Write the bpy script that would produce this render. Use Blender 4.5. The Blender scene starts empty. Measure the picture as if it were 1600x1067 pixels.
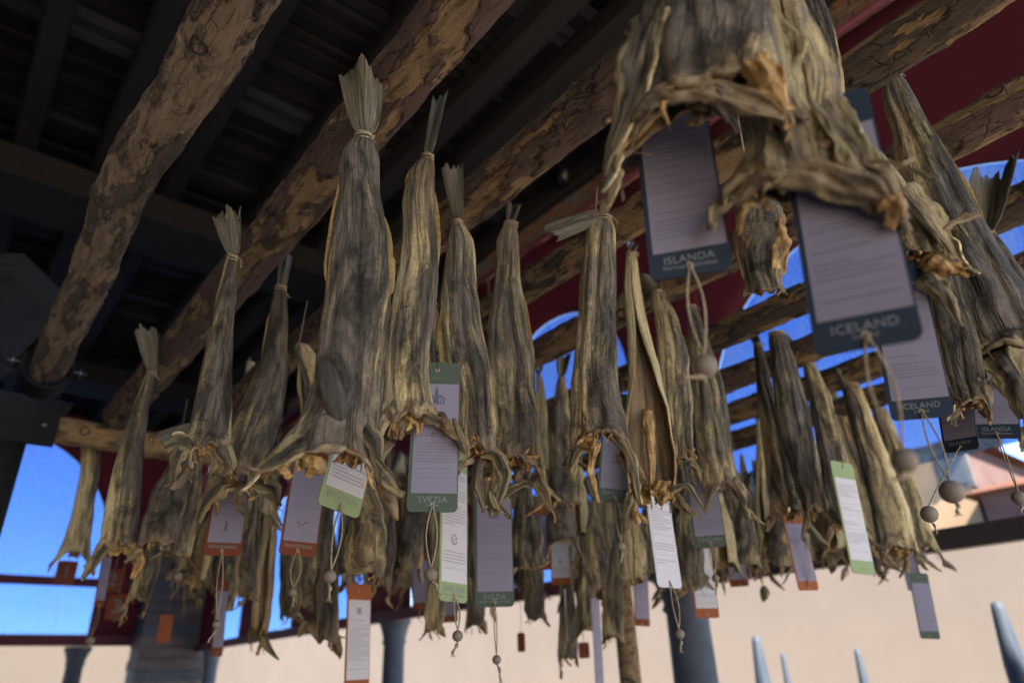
import bpy, math, random
import numpy as np
from mathutils import Matrix, Vector
S = bpy.context.scene
COL = S.collection
# ------------------------------------------------------------------ camera
F = 1084.0
CEN = (800.0, 533.5)
M = np.array([[0.77541488, -0.25301552, -0.57854552],
              [-0.63063023, -0.3570263, -0.68908471],
              [-0.03220684, 0.89917483, -0.43640274]])
cam = bpy.data.cameras.new('camera')
camo = bpy.data.objects.new('camera', cam)
COL.objects.link(camo)
camo.matrix_world = Matrix(M.tolist()).to_4x4()
cam.sensor_width = 36.0
cam.lens = F / 1600 * 36
cam.clip_start = 0.05
cam.clip_end = 900
cam.dof.use_dof = True
cam.dof.focus_distance = 1.48
cam.dof.aperture_fstop = 2.2
S.camera = camo
# ------------------------------------------------------------------ light
SUN_AZ = math.atan2(-0.27, -0.96)
SUN_EL = math.radians(47)
wd = bpy.data.worlds.new('World')
S.world = wd
wd.use_nodes = True
wn = wd.node_tree.nodes
wl = wd.node_tree.links
bg = wn['Background']
sky = wn.new('ShaderNodeTexSky')
sky.sky_type = 'NISHITA'
sky.sun_disc = False
sky.sun_elevation = SUN_EL
sky.sun_rotation = SUN_AZ
sky.ozone_density = 3.0
sky.air_density = 0.9
sky.dust_density = 0.2
wl.new(sky.outputs[0], bg.inputs[0])
bg.inputs[1].default_value = 0.07
sl = bpy.data.lights.new('sun', 'SUN')
sl.energy = 4.8
sl.angle = math.radians(0.5)
sl.color = (1.0, 0.88, 0.70)
so = bpy.data.objects.new('sun', sl)
COL.objects.link(so)
sd = Vector((math.sin(SUN_AZ) * math.cos(SUN_EL), math.cos(SUN_AZ) * math.cos(SUN_EL), math.sin(SUN_EL)))
so.rotation_euler = sd.to_track_quat('Z', 'Y').to_euler()
so.location = (-5, -8, 12)
S.view_settings.view_transform = 'Standard'
S.view_settings.look = 'None'
S.view_settings.gamma = 1.0
S.view_settings.use_curve_mapping = False
S.view_settings.exposure = 2.98
S.cycles.max_bounces = 8
S.cycles.transparent_max_bounces = 12
GROUND = -1.6
H = 1.3          # height of the log rack above the eye

# ------------------------------------------------------------------ helpers
def ray(p):
    return M @ np.array([p[0] - CEN[0], -(p[1] - CEN[1]), -F])
def at_z(p, h):
    d = ray(p); return d * h / d[2]
def at_x(p, x):
    d = ray(p); return d * x / d[0]
def at_y(p, y):
    d = ray(p); return d * y / d[1]
def at_d(p, D):
    d = ray(p); return d * D / math.hypot(d[0], d[1])

def _h(ix, iy, iz, seed):
    n = (ix * 374761393 + iy * 668265263 + iz * 2147483647 + seed * 1274126177) & 0xffffffff
    n = ((n ^ (n >> 13)) * 1274126177) & 0xffffffff
    n = (n ^ (n >> 16)) & 0xffff
    return n / 65535.0
def vn(P, seed=0):
    P = np.asarray(P, float)
    i = np.floor(P).astype(np.int64); f = P - i
    f = f * f * (3 - 2 * f)
    r = 0
    for dx in (0, 1):
        for dy in (0, 1):
            for dz in (0, 1):
                w = (f[..., 0] if dx else 1 - f[..., 0]) * (f[..., 1] if dy else 1 - f[..., 1]) * (f[..., 2] if dz else 1 - f[..., 2])
                r = r + w * _h(i[..., 0] + dx, i[..., 1] + dy, i[..., 2] + dz, seed)
    return r
def fbm(P, o=4, seed=0):
    P = np.asarray(P, float); r = 0; a = 1.0; t = 0
    for k in range(o):
        r = r + a * vn(P * 2 ** k + 17.3 * k, seed + k); t += a; a *= 0.5
    return r / t
def sstep(a, b, x):
    t = np.clip((x - a) / (b - a), 0, 1); return t * t * (3 - 2 * t)

# materials ---------------------------------------------------------
MATS = {}
class N:
    def __init__(s, name):
        s.m = bpy.data.materials.new(name); s.m.use_nodes = True
        s.t = s.m.node_tree; s.b = s.t.nodes['Principled BSDF']
        s.out = s.t.nodes['Material Output']
        MATS[name] = s.m
    def n(s, ty, **kw):
        nd = s.t.nodes.new(ty)
        for k, v in kw.items():
            if k.startswith('i_'):
                kk = k[2:]
                nd.inputs[int(kk) if kk.isdigit() else kk.replace('_', ' ')].default_value = v
            else:
                setattr(nd, k, v)
        return nd
    def l(s, a, b): s.t.links.new(a, b)
    def noise(s, vec, scale, detail=4, rough=0.6, sc=None, dist=0.0):
        if sc is not None:
            mp = s.n('ShaderNodeMapping'); mp.inputs['Scale'].default_value = sc
            s.l(vec, mp.inputs[0]); vec = mp.outputs[0]
        nz = s.n('ShaderNodeTexNoise'); nz.inputs['Scale'].default_value = scale
        nz.inputs['Detail'].default_value = detail; nz.inputs['Roughness'].default_value = rough
        nz.inputs['Distortion'].default_value = dist
        s.l(vec, nz.inputs['Vector']); return nz.outputs['Fac']
    def ramp(s, fac, stops):
        r = s.n('ShaderNodeValToRGB'); e = r.color_ramp.elements
        while len(e) < len(stops): e.new(0.5)
        for i, (p, c) in enumerate(stops):
            e[i].position = p
            e[i].color = (c, c, c, 1) if isinstance(c, (int, float)) else (*c, 1)
        s.l(fac, r.inputs[0]); return r.outputs[0]
    def mix(s, fac, a, b, mode='MIX'):
        x = s.n('ShaderNodeMix', data_type='RGBA', blend_type=mode)
        for i, v in ((0, fac), (6, a), (7, b)):
            if hasattr(v, 'is_linked'): s.l(v, x.inputs[i])
            elif isinstance(v, (int, float)) and i == 0: x.inputs[0].default_value = v
            else: x.inputs[i].default_value = (*v, 1)
        return x.outputs[2]
    def math(s, op, a, b=0.0, clamp=False):
        x = s.n('ShaderNodeMath', operation=op, use_clamp=clamp)
        for i, v in ((0, a), (1, b)):
            if hasattr(v, 'is_linked'): s.l(v, x.inputs[i])
            else: x.inputs[i].default_value = v
        return x.outputs[0]
    def bump(s, h, strength=0.5, dist=0.004):
        b = s.n('ShaderNodeBump'); b.inputs['Strength'].default_value = strength
        b.inputs['Distance'].default_value = dist
        s.l(h, b.inputs['Height']); s.l(b.outputs[0], s.b.inputs['Normal'])
    def col(s, c, rough=0.7, spec=0.3, metal=0.0):
        if hasattr(c, 'is_linked'): s.l(c, s.b.inputs['Base Color'])
        else: s.b.inputs['Base Color'].default_value = (*c, 1)
        s.b.inputs['Roughness'].default_value = rough
        s.b.inputs['Specular IOR Level'].default_value = spec
        s.b.inputs['Metallic'].default_value = metal

def tc(n, out='Object'):
    return n.n('ShaderNodeTexCoord').outputs[out]
def attr(n, name):
    a = n.n('ShaderNodeAttribute'); a.attribute_name = name; return a.outputs['Fac']

def simple(name, c, c2=None, scale=8, rough=0.7, spec=0.3, metal=0, bump=0.0, sc=None, detail=5):
    n = N(name); v = tc(n)
    if c2 is None: n.col(c, rough, spec, metal); return n.m
    f = n.noise(v, scale, detail, 0.65, sc)
    n.col(n.mix(n.ramp(f, [(0.3, 0.0), (0.7, 1.0)]), c, c2), rough, spec, metal)
    if bump: n.bump(f, bump, 0.01)
    return n.m

def mk_bark(name, bark, bark2, wood, wood2, dark):
    n = N(name); v = tc(n)
    bk = attr(n, 'bark'); kn = attr(n, 'knot')
    f1 = n.noise(v, 26, 8, 0.78, (1, 0.5, 1))
    st = n.noise(v, 60, 5, 0.6, (1.2, 0.12, 1.2), 0.4)
    big = n.noise(v, 9, 5, 0.65, (1.3, 0.45, 1.3), 1.2)
    mid = n.noise(v, 26, 4, 0.7, (1, 0.35, 1), 0.6)
    cb = n.mix(n.ramp(f1, [(0.35, 0.0), (0.65, 1.0)]), bark, bark2)
    cb = n.mix(n.ramp(mid, [(0.33, 1.0), (0.43, 0.0)]), cb, dark)
    cw = n.mix(n.ramp(st, [(0.35, 0.0), (0.65, 1.0)]), wood, wood2)
    cw = n.mix(n.ramp(big, [(0.50, 0.0), (0.60, 0.85)]), cw, dark)
    dv = n.n('ShaderNodeVectorMath', operation='ADD'); nzv = n.n('ShaderNodeTexNoise'); nzv.inputs['Scale'].default_value = 14; nzv.inputs['Detail'].default_value = 4
    n.l(v, nzv.inputs['Vector']); sv = n.n('ShaderNodeVectorMath', operation='SCALE'); n.l(nzv.outputs['Color'], sv.inputs[0]); sv.inputs['Scale'].default_value = 0.03
    mpv = n.n('ShaderNodeMapping'); mpv.inputs['Scale'].default_value = (1, 0.28, 1); n.l(v, mpv.inputs[0]); n.l(mpv.outputs[0], dv.inputs[0]); n.l(sv.outputs[0], dv.inputs[1])
    vo = n.n('ShaderNodeTexVoronoi', feature='DISTANCE_TO_EDGE'); vo.inputs['Scale'].default_value = 40; n.l(dv.outputs[0], vo.inputs['Vector'])
    plate_ = n.ramp(vo.outputs['Distance'], [(0.0, 0.8), (0.06, 0.0)])
    plate_ = n.math('MULTIPLY', plate_, n.ramp(mid, [(0.46, 0.0), (0.60, 0.9)]))
    cb = n.mix(plate_, cb, dark)
    e = n.math('ADD', bk, n.math('MULTIPLY', n.math('SUBTRACT', f1, 0.5), 2.2))
    m = n.ramp(e, [(0.46, 0.0), (0.54, 1.0)])
    edge = n.math('MULTIPLY', n.ramp(e, [(0.44, 0.0), (0.485, 0.9), (0.50, 0.9), (0.54, 0.0)]), n.ramp(mid, [(0.4, 0.0), (0.55, 1.0)]))
    crk = n.ramp(n.noise(v, 16, 5, 0.7, (1, 0.5, 1), 0.8), [(0.485, 0.0), (0.50, 0.85), (0.515, 0.0)])
    c = n.mix(m, cw, cb)
    c = n.mix(edge, c, dark)
    c = n.mix(n.math('MULTIPLY', crk, n.ramp(f1, [(0.4, 0.2), (0.6, 1.0)])), c, dark)
    c = n.mix(n.ramp(kn, [(0.3, 0.0), (0.5, 1.0)]), c, (dark[0] * 1.3, dark[1] * 1.2, dark[2]))
    n.col(c, 0.8, 0.25)
    hh = n.math('ADD', n.math('MULTIPLY', n.math('SUBTRACT', m, n.math('MULTIPLY', plate_, 0.7)), 0.9), n.math('ADD', n.math('MULTIPLY', st, 0.55), n.math('MULTIPLY', f1, 0.8)))
    n.bump(hh, 1.0, 0.011)
    return n.m
mk_bark('bark_mottled', (0.065, 0.052, 0.046), (0.125, 0.088, 0.068), (0.30, 0.21, 0.135), (0.18, 0.125, 0.08), (0.026, 0.024, 0.023))
mk_bark('bark_red', (0.135, 0.082, 0.066), (0.100, 0.062, 0.052), (0.32, 0.205, 0.11), (0.21, 0.135, 0.07), (0.030, 0.021, 0.017))
mk_bark('bark_brown', (0.125, 0.076, 0.056), (0.085, 0.054, 0.040), (0.30, 0.19, 0.09), (0.18, 0.115, 0.058), (0.026, 0.020, 0.016))
mk_bark('bark_pale', (0.09, 0.06, 0.04), (0.06, 0.042, 0.03), (0.29, 0.18, 0.085), (0.16, 0.10, 0.05), (0.022, 0.018, 0.015))

mk_bark('bark_bare', (0.14, 0.09, 0.05), (0.10, 0.065, 0.04), (0.34, 0.215, 0.105), (0.22, 0.14, 0.07), (0.03, 0.022, 0.018))
def mk_skin():
    n = N('dried_skin'); uv = tc(n, 'UV')
    oi = n.n('ShaderNodeObjectInfo'); sep = n.n('ShaderNodeSeparateColor'); n.l(oi.outputs['Color'], sep.inputs[0])
    rnd = oi.outputs['Random']
    cmb = n.n('ShaderNodeCombineXYZ'); n.l(n.math('MULTIPLY', rnd, 37.0), cmb.inputs[2])
    add = n.n('ShaderNodeVectorMath', operation='ADD'); n.l(uv, add.inputs[0]); n.l(cmb.outputs[0], add.inputs[1])
    v = add.outputs[0]
    s1 = n.noise(v, 1, 6, 0.66, (7.5, 2.6, 1), 0.9)
    s2 = n.noise(v, 1, 7, 0.75, (38, 9, 1), 0.6)
    s3 = n.noise(v, 1, 4, 0.7, (150, 60, 1))
    bl = n.noise(v, 1, 5, 0.65, (6, 5, 1), 0.8)
    s4 = n.noise(v, 1, 5, 0.7, (16, 42, 1), 1.2)
    big = n.noise(v, 1, 3, 0.5, (2.5, 1.6, 1), 0.5)
    su = n.n('ShaderNodeSeparateXYZ'); n.l(uv, su.inputs[0])
    edge = n.math('MULTIPLY', n.math('ABSOLUTE', n.math('SUBTRACT', su.outputs[0], 0.5)), 2.0)
    f = n.math('ADD', n.math('MULTIPLY', edge, 0.80), n.math('MULTIPLY', n.math('SUBTRACT', s1, 0.5), 2.6))
    f = n.math('ADD', f, n.math('MULTIPLY', n.math('SUBTRACT', s2, 0.5), 0.75))
    f = n.math('ADD', f, n.math('MULTIPLY', n.math('SUBTRACT', s4, 0.5), 0.8))
    f = n.math('ADD', f, n.math('MULTIPLY', n.math('SUBTRACT', big, 0.5), 1.5))
    f = n.math('ADD', f, n.math('ADD', sep.outputs[0], -0.17))
    c = n.ramp(f, [(0.0, (0.020, 0.017, 0.013)), (0.20, (0.075, 0.060, 0.038)), (0.42, (0.28, 0.210, 0.100)), (0.66, (0.57, 0.43, 0.205)), (1.0, (0.74, 0.59, 0.32))])
    gz = n.math('MULTIPLY', n.ramp(bl, [(0.42, 0.0), (0.60, 0.75)]), n.ramp(edge, [(0.3, 1.0), (0.65, 0.1)]))
    c = n.mix(gz, c, n.mix(n.ramp(s2, [(0.35, 0.0), (0.65, 1.0)]), (0.105, 0.084, 0.069), (0.31, 0.242, 0.19)))
    c = n.mix(n.ramp(s3, [(0.50, 0.0), (0.66, 0.65)]), c, (0.09, 0.075, 0.055))
    lo = n.ramp(su.outputs[1], [(0.82, 0.0), (0.99, 0.55)])
    c = n.mix(n.math('MULTIPLY', lo, n.ramp(s1, [(0.40, 0.1), (0.6, 1.0)])), c, (0.40, 0.28, 0.165))
    vein = n.ramp(n.noise(v, 1, 3, 0.6, (13, 1.3, 1), 0.9), [(0.474, 0.0), (0.5, 0.85), (0.526, 0.0)])
    c = n.mix(vein, c, (0.07, 0.055, 0.038))
    n.col(c, 0.62, 0.35)
    h = n.math('ADD', n.math('MULTIPLY', s1, 2.0), n.math('ADD', n.math('MULTIPLY', s2, 0.9), n.math('MULTIPLY', s3, 0.45)))
    h = n.math('ADD', n.math('SUBTRACT', h, n.math('MULTIPLY', vein, 0.5)), n.math('MULTIPLY', s4, 0.8))
    n.bump(h, 1.0, 0.007)
mk_skin()
def mk_collar():
    n = N('collar_skin'); v = tc(n)
    a = n.noise(v, 22, 6, 0.7, (1, 1, 1), 0.5); b_ = n.noise(v, 70, 4, 0.7)
    n.col(n.ramp(a, [(0.34, (0.045, 0.033, 0.023)), (0.50, (0.19, 0.135, 0.078)), (0.70, (0.36, 0.265, 0.155))]), 0.6, 0.35)
    n.bump(n.math('ADD', a, n.math('MULTIPLY', b_, 0.5)), 0.9, 0.006)
mk_collar()
def mk_flesh():
    n = N('dried_flesh'); v = tc(n)
    a = n.noise(v, 26, 6, 0.7, None, 0.6); b = n.noise(v, 90, 4, 0.7, (1, 1, 0.3))
    c = n.ramp(a, [(0.30, (0.055, 0.032, 0.016)), (0.46, (0.26, 0.14, 0.045)), (0.6, (0.46, 0.28, 0.10)), (0.8, (0.56, 0.42, 0.22))])
    n.col(c, 0.5, 0.4); n.bump(n.math('ADD', a, b), 0.8, 0.006)
mk_flesh()
def mk_inner():
    n = N('dried_lining'); v = tc(n)
    a = n.noise(v, 14, 6, 0.7, (1, 1, 0.25), 0.6)
    c = n.ramp(a, [(0.30, (0.028, 0.020, 0.014)), (0.5, (0.12, 0.075, 0.035)), (0.75, (0.34, 0.21, 0.09))])
    n.col(c, 0.5, 0.4); n.bump(a, 0.8, 0.008)
mk_inner()
def mk_fin():
    n = N('fin_membrane'); uv = tc(n, 'UV'); v = tc(n)
    w = n.noise(uv, 1, 3, 0.6, (22, 1.2, 1), 0.5); a = n.noise(v, 30, 5, 0.7)
    c = n.ramp(w, [(0.32, (0.030, 0.026, 0.021)), (0.5, (0.105, 0.090, 0.062)), (0.72, (0.26, 0.215, 0.14))])
    c = n.mix(n.ramp(a, [(0.5, 0.0), (0.65, 0.6)]), c, (0.085, 0.08, 0.07))
    n.col(c, 0.55, 0.4); n.bump(w, 1.0, 0.004)
mk_fin()
def mk_yfin():
    n = N('yellow_fin'); uv = tc(n, 'UV')
    w = n.noise(uv, 1, 5, 0.7, (2.5, 60, 1), 0.8)
    c = n.ramp(w, [(0.32, (0.07, 0.05, 0.02)), (0.55, (0.33, 0.22, 0.075)), (0.75, (0.50, 0.36, 0.15))])
    n.col(c, 0.5, 0.4); n.bump(w, 1.0, 0.004)
mk_yfin()
def mk_twine():
    n = N('hemp_twine'); v = tc(n)
    a = n.noise(v, 160, 4, 0.7)
    n.col(n.ramp(a, [(0.3, (0.16, 0.115, 0.07)), (0.7, (0.45, 0.36, 0.25))]), 0.9, 0.1); n.bump(a, 1.0, 0.002)
mk_twine()
simple('bead_wood', (0.15, 0.115, 0.085), (0.21, 0.165, 0.125), 30, 0.6, 0.3, bump=0.1, sc=(1, 1, 0.2))
simple('card_white', (0.225, 0.205, 0.265), (0.205, 0.185, 0.243), 6, 0.8, 0.12)
simple('card_white_lit', (0.50, 0.47, 0.48), (0.46, 0.43, 0.445), 6, 0.8, 0.12)  # lighter copy of the card white; light caught by angled cards put into colour
simple('card_green', (0.075, 0.095, 0.072), (0.066, 0.084, 0.064), 9, 0.75, 0.15)
simple('card_lightgreen', (0.24, 0.30, 0.15), (0.22, 0.27, 0.14), 9, 0.75, 0.15)
simple('card_blue', (0.026, 0.036, 0.056), (0.022, 0.03, 0.048), 9, 0.75, 0.15)
simple('card_rust', (0.16, 0.042, 0.02), (0.13, 0.036, 0.018), 9, 0.75, 0.15)
simple('card_orange', (0.28, 0.085, 0.03), (0.24, 0.07, 0.03), 9, 0.75, 0.15)
simple('ink', (0.09, 0.085, 0.12), None)
simple('ink_grey', (0.135, 0.12, 0.165), None)
simple('ink_pale', (0.19, 0.20, 0.20), None)
simple('black_plastic', (0.012, 0.012, 0.014), None, rough=0.35, spec=0.5)
simple('steel_dark', (0.014, 0.014, 0.016), (0.008, 0.008, 0.008), 14, 0.75, 0.15, 0.0, 0.1)
simple('steel_zinc', (0.16, 0.17, 0.19), (0.10, 0.11, 0.12), 30, 0.5, 0.5, 0.9)
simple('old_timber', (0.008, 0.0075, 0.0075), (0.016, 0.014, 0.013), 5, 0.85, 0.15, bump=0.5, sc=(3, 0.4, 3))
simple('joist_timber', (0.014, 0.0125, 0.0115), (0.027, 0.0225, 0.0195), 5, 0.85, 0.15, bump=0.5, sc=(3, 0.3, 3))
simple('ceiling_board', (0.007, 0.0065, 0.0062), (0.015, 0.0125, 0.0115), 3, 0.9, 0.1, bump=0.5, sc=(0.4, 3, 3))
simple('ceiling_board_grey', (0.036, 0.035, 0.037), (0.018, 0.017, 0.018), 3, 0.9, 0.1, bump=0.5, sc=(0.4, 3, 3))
simple('brick_red', (0.20, 0.085, 0.05), (0.26, 0.15, 0.10), 6, 0.9, 0.1, bump=0.4)
simple('brick_brown', (0.16, 0.11, 0.08), (0.20, 0.14, 0.10), 6, 0.9, 0.1, bump=0.4)
simple('mortar', (0.20, 0.18, 0.155), (0.13, 0.115, 0.10), 4, 0.95, 0.1, bump=0.6)
simple('stone', (0.10, 0.11, 0.13), (0.055, 0.06, 0.072), 3, 0.8, 0.2, bump=0.4)
simple('stone_dark', (0.014, 0.016, 0.018), (0.008, 0.009, 0.011), 5, 0.85, 0.2, bump=0.4)
simple('added_wall_plaster', (0.36, 0.29, 0.23), (0.28, 0.225, 0.18), 1.0, 0.9, 0.1)  # for the unseen added wall, pale enough to bounce light
simple('stone_pier', (0.075, 0.058, 0.052), (0.13, 0.115, 0.115), 2, 0.85, 0.2, bump=0.4, sc=(1, 1, 4))
simple('paving', (0.46, 0.42, 0.36), (0.38, 0.345, 0.30), 0.7, 0.85, 0.2, bump=0.2)
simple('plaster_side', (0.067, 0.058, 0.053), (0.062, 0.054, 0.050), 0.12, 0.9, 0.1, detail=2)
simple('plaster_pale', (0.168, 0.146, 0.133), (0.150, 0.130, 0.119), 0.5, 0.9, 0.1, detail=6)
simple('plaster_cream', (0.36, 0.27, 0.18), (0.30, 0.22, 0.14), 0.5, 0.9, 0.1)
simple('wall_purple_brown', (0.06, 0.04, 0.045), (0.11, 0.075, 0.075), 1.2, 0.9, 0.1, bump=0.3)  # purple brown, darker than the cream front wall
simple('roof_tiles', (0.12, 0.055, 0.04), (0.08, 0.04, 0.03), 2, 0.9, 0.1)
simple('window_dark', (0.05, 0.06, 0.08), None, rough=0.15, spec=0.6)
simple('shutter_green', (0.05, 0.12, 0.05), None)
simple('canvas_hem', (0.10, 0.020, 0.034), (0.075, 0.016, 0.028), 3, 0.7)
simple('painted_beam', (0.045, 0.032, 0.032), (0.03, 0.023, 0.023), 3, 0.7)
simple('post_blue', (0.012, 0.022, 0.045), (0.04, 0.055, 0.08), 4, 0.7, sc=(3, 3, 0.5))
def mk_endgrain():
    n = N('end_grain'); v = tc(n)
    w = n.n('ShaderNodeTexWave', wave_type='RINGS', rings_direction='Y'); w.inputs['Scale'].default_value = 28; w.inputs['Distortion'].default_value = 1.5
    n.l(v, w.inputs['Vector'])
    n.col(n.mix(w.outputs['Fac'], (0.36, 0.22, 0.10), (0.48, 0.32, 0.16)), 0.85, 0.1)
mk_endgrain()
def mk_canvas():
    n = N('red_canvas'); v = tc(n)
    a = n.noise(v, 1.3, 4, 0.6, (1, 1, 0.35)); b = n.noise(v, 90, 2)
    c = n.mix(n.ramp(a, [(0.35, 0.0), (0.7, 1.0)]), (0.060, 0.011, 0.019), (0.095, 0.018, 0.031))
    n.col(c, 0.75, 0.2); n.bump(b, 0.3, 0.004)
    tr = n.n('ShaderNodeBsdfTranslucent'); tr.inputs[0].default_value = (0.30, 0.055, 0.11, 1)
    mx = n.n('ShaderNodeMixShader'); mx.inputs[0].default_value = 0.22
    n.l(n.b.outputs[0], mx.inputs[1]); n.l(tr.outputs[0], mx.inputs[2]); n.l(mx.outputs[0], n.out.inputs[0])
mk_canvas()
def mk_film():
    n = N('clear_film'); v = tc(n)
    a = n.noise(v, 2.6, 8, 0.8, (1.4, 1.4, 0.45), 1.2); b = n.noise(v, 40, 3, 0.7)
    n.col((0.35, 0.55, 0.8), 0.35, 0.3)
    tp = n.n('ShaderNodeBsdfTransparent'); n.l(n.mix(n.ramp(a, [(0.38, 0.0), (0.62, 1.0)]), (0.080, 0.165, 0.47), (0.14, 0.25, 0.57)), tp.inputs[0])
    mx = n.n('ShaderNodeMixShader')
    n.l(n.ramp(n.math('ADD', a, n.math('MULTIPLY', b, 0.3)), [(0.48, 0.02), (0.80, 0.6)]), mx.inputs[0])
    n.l(tp.outputs[0], mx.inputs[1]); n.l(n.b.outputs[0], mx.inputs[2]); n.l(mx.outputs[0], n.out.inputs[0])
mk_film()

# mesh helpers --------------------------------------------------------
def mesh(name, V, Fc, mats, smooth=True, uv=None, at=None, midx=None):
    me = bpy.data.meshes.new(name)
    V = np.asarray(V, float)
    me.from_pydata(V.tolist(), [], Fc if isinstance(Fc, list) else Fc.tolist())
    for m in ([mats] if isinstance(mats, str) else mats): me.materials.append(MATS[m])
    if smooth: me.polygons.foreach_set('use_smooth', [True] * len(me.polygons))
    if midx is not None: me.polygons.foreach_set('material_index', midx)
    if uv is not None:
        ul = me.uv_layers.new(name='UVMap')
        li = np.empty(len(me.loops), np.int32); me.loops.foreach_get('vertex_index', li)
        ul.data.foreach_set('uv', np.asarray(uv, float)[li].ravel())
    if at:
        for k, a in at.items():
            l = me.attributes.new(k, 'FLOAT', 'POINT'); l.data.foreach_set('value', np.asarray(a, float).ravel())
    me.update()
    return me
def link(name, me, parent=None, loc=None):
    o = bpy.data.objects.new(name, me); COL.objects.link(o)
    if parent is not None: o.parent = parent
    if loc is not None: o.location = loc
    return o
def tag(o, label, cat, group=None):
    o['label'] = label; o['category'] = cat
    if group: o['group'] = group
    return o
def structure(o):
    o['kind'] = 'structure'; return o
def empty(name, loc, rz=0.0):
    o = bpy.data.objects.new(name, None); COL.objects.link(o)
    o.location = loc; o.rotation_euler = (0, 0, rz); o.empty_display_size = 0.05
    return o
def gridf(nu, nv, wrap=False):
    f = []
    m = nu if wrap else nu - 1
    for j in range(nv - 1):
        for i in range(m):
            i2 = (i + 1) % nu
            f.append((j * nu + i, j * nu + i2, (j + 1) * nu + i2, (j + 1) * nu + i))
    return f
class B:
    """collects simple solids into one mesh"""
    def __init__(s): s.v = []; s.f = []
    def add(s, V, Fc):
        o = len(s.v); s.v += [tuple(map(float, p)) for p in V]; s.f += [tuple(i + o for i in q) for q in Fc]; return s
    def box(s, x0, x1, y0, y1, z0, z1):
        V = [(x, y, z) for x in (x0, x1) for y in (y0, y1) for z in (z0, z1)]
        return s.add(V, [(0, 1, 3, 2), (4, 6, 7, 5), (0, 4, 5, 1), (2, 3, 7, 6), (0, 2, 6, 4), (1, 5, 7, 3)])
    def tube(s, P, R, n=8, cap=True):
        P = np.asarray(P, float); R = np.broadcast_to(np.asarray(R, float), (len(P),))
        T = np.gradient(P, axis=0); T /= np.maximum(np.linalg.norm(T, axis=1)[:, None], 1e-9)
        up = np.array([0, 0, 1.0]) if abs(T[0][2]) < 0.9 else np.array([1.0, 0, 0])
        V = []
        u = np.cross(T[0], up); u /= np.linalg.norm(u)
        for i in range(len(P)):
            u = u - T[i] * (u @ T[i]); u /= max(np.linalg.norm(u), 1e-9)
            w = np.cross(T[i], u)
            for k in range(n):
                a = 2 * math.pi * k / n
                V.append(P[i] + R[i] * (math.cos(a) * u + math.sin(a) * w))
        Fc = gridf(n, len(P), True)
        if cap:
            Fc.append(tuple(range(n))[::-1]); Fc.append(tuple(range((len(P) - 1) * n, len(P) * n)))
        return s.add(V, Fc)
    def lathe(s, prof, n=24, c=(0, 0)):
        V = [(c[0] + r * math.cos(2 * math.pi * k / n), c[1] + r * math.sin(2 * math.pi * k / n), z) for r, z in prof for k in range(n)]
        Fc = gridf(n, len(prof), True)
        return s.add(V, Fc)
    def sphere(s, c, r, n=16, m=10):
        return s.add([(c[0] + r * math.sin(t) * math.cos(p), c[1] + r * math.sin(t) * math.sin(p), c[2] + r * math.cos(t))
                      for t in np.linspace(0.001, math.pi - 0.001, m) for p in np.linspace(0, 2 * math.pi, n, endpoint=False)], gridf(n, m, True))
    def make(s, name, mat, parent=None, smooth=False, loc=None):
        return link(name, mesh(name, s.v, s.f, mat, smooth), parent, loc)

# ------------------------------------------------------------------ setting
g = B(); g.box(-300, 300, -300, 300, GROUND - 0.5, GROUND)
structure(g.make('ground', 'paving'))
# ceiling: boards on joists on tie beams
ZC = 5.3
rng = random.Random(5)
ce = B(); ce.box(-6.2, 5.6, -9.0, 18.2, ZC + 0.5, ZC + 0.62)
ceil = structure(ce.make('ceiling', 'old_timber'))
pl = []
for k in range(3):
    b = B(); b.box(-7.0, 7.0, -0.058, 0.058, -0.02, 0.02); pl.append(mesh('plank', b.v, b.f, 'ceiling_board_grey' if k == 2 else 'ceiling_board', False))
y = -8.8; i = 0
while y < 17.5:
    o = link('plank', pl[rng.choice([0, 1, 0, 1, 2])], ceil, (-1.7, y, ZC + 0.33 + rng.uniform(-0.03, 0.03)))
    o.rotation_euler = (rng.uniform(-0.16, 0.16), 0, 0)
    y += 0.135
for xz in (-0.62, -0.47, -0.32, -0.17, -0.055, 0.085, 0.225, 0.415, 0.60, 0.705, 0.83, 0.95):
    wj = 0.13 if xz > 0.5 else 0.11
    V = []; ys = np.linspace(-8.9, 18, 60)
    b = B(); P = []
    c = xz * ZC
    for yy in ys:
        j = 0.02 * (vn(np.array([[yy * 1.3, xz * 9, 0]]))[0] - 0.5)
        P += [(c - wj + j, yy, ZC + 0.28), (c - wj + j, yy, ZC + 0.03), (c - wj + 0.03 + j, yy, ZC), (c + wj - 0.03 + j, yy, ZC), (c + wj + j, yy, ZC + 0.03), (c + wj + j, yy, ZC + 0.28)]
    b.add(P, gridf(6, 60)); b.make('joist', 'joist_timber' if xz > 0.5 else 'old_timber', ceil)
for yz in (-1.6, -0.4, 1.62, 2.75):
    b = B(); yc = yz * (ZC - 0.3); b.box(-5.9, 5.2, yc - 0.42, yc + 0.42, ZC - 0.38, ZC - 0.02)
    b.make('tie_beam', 'old_timber', ceil)

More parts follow.
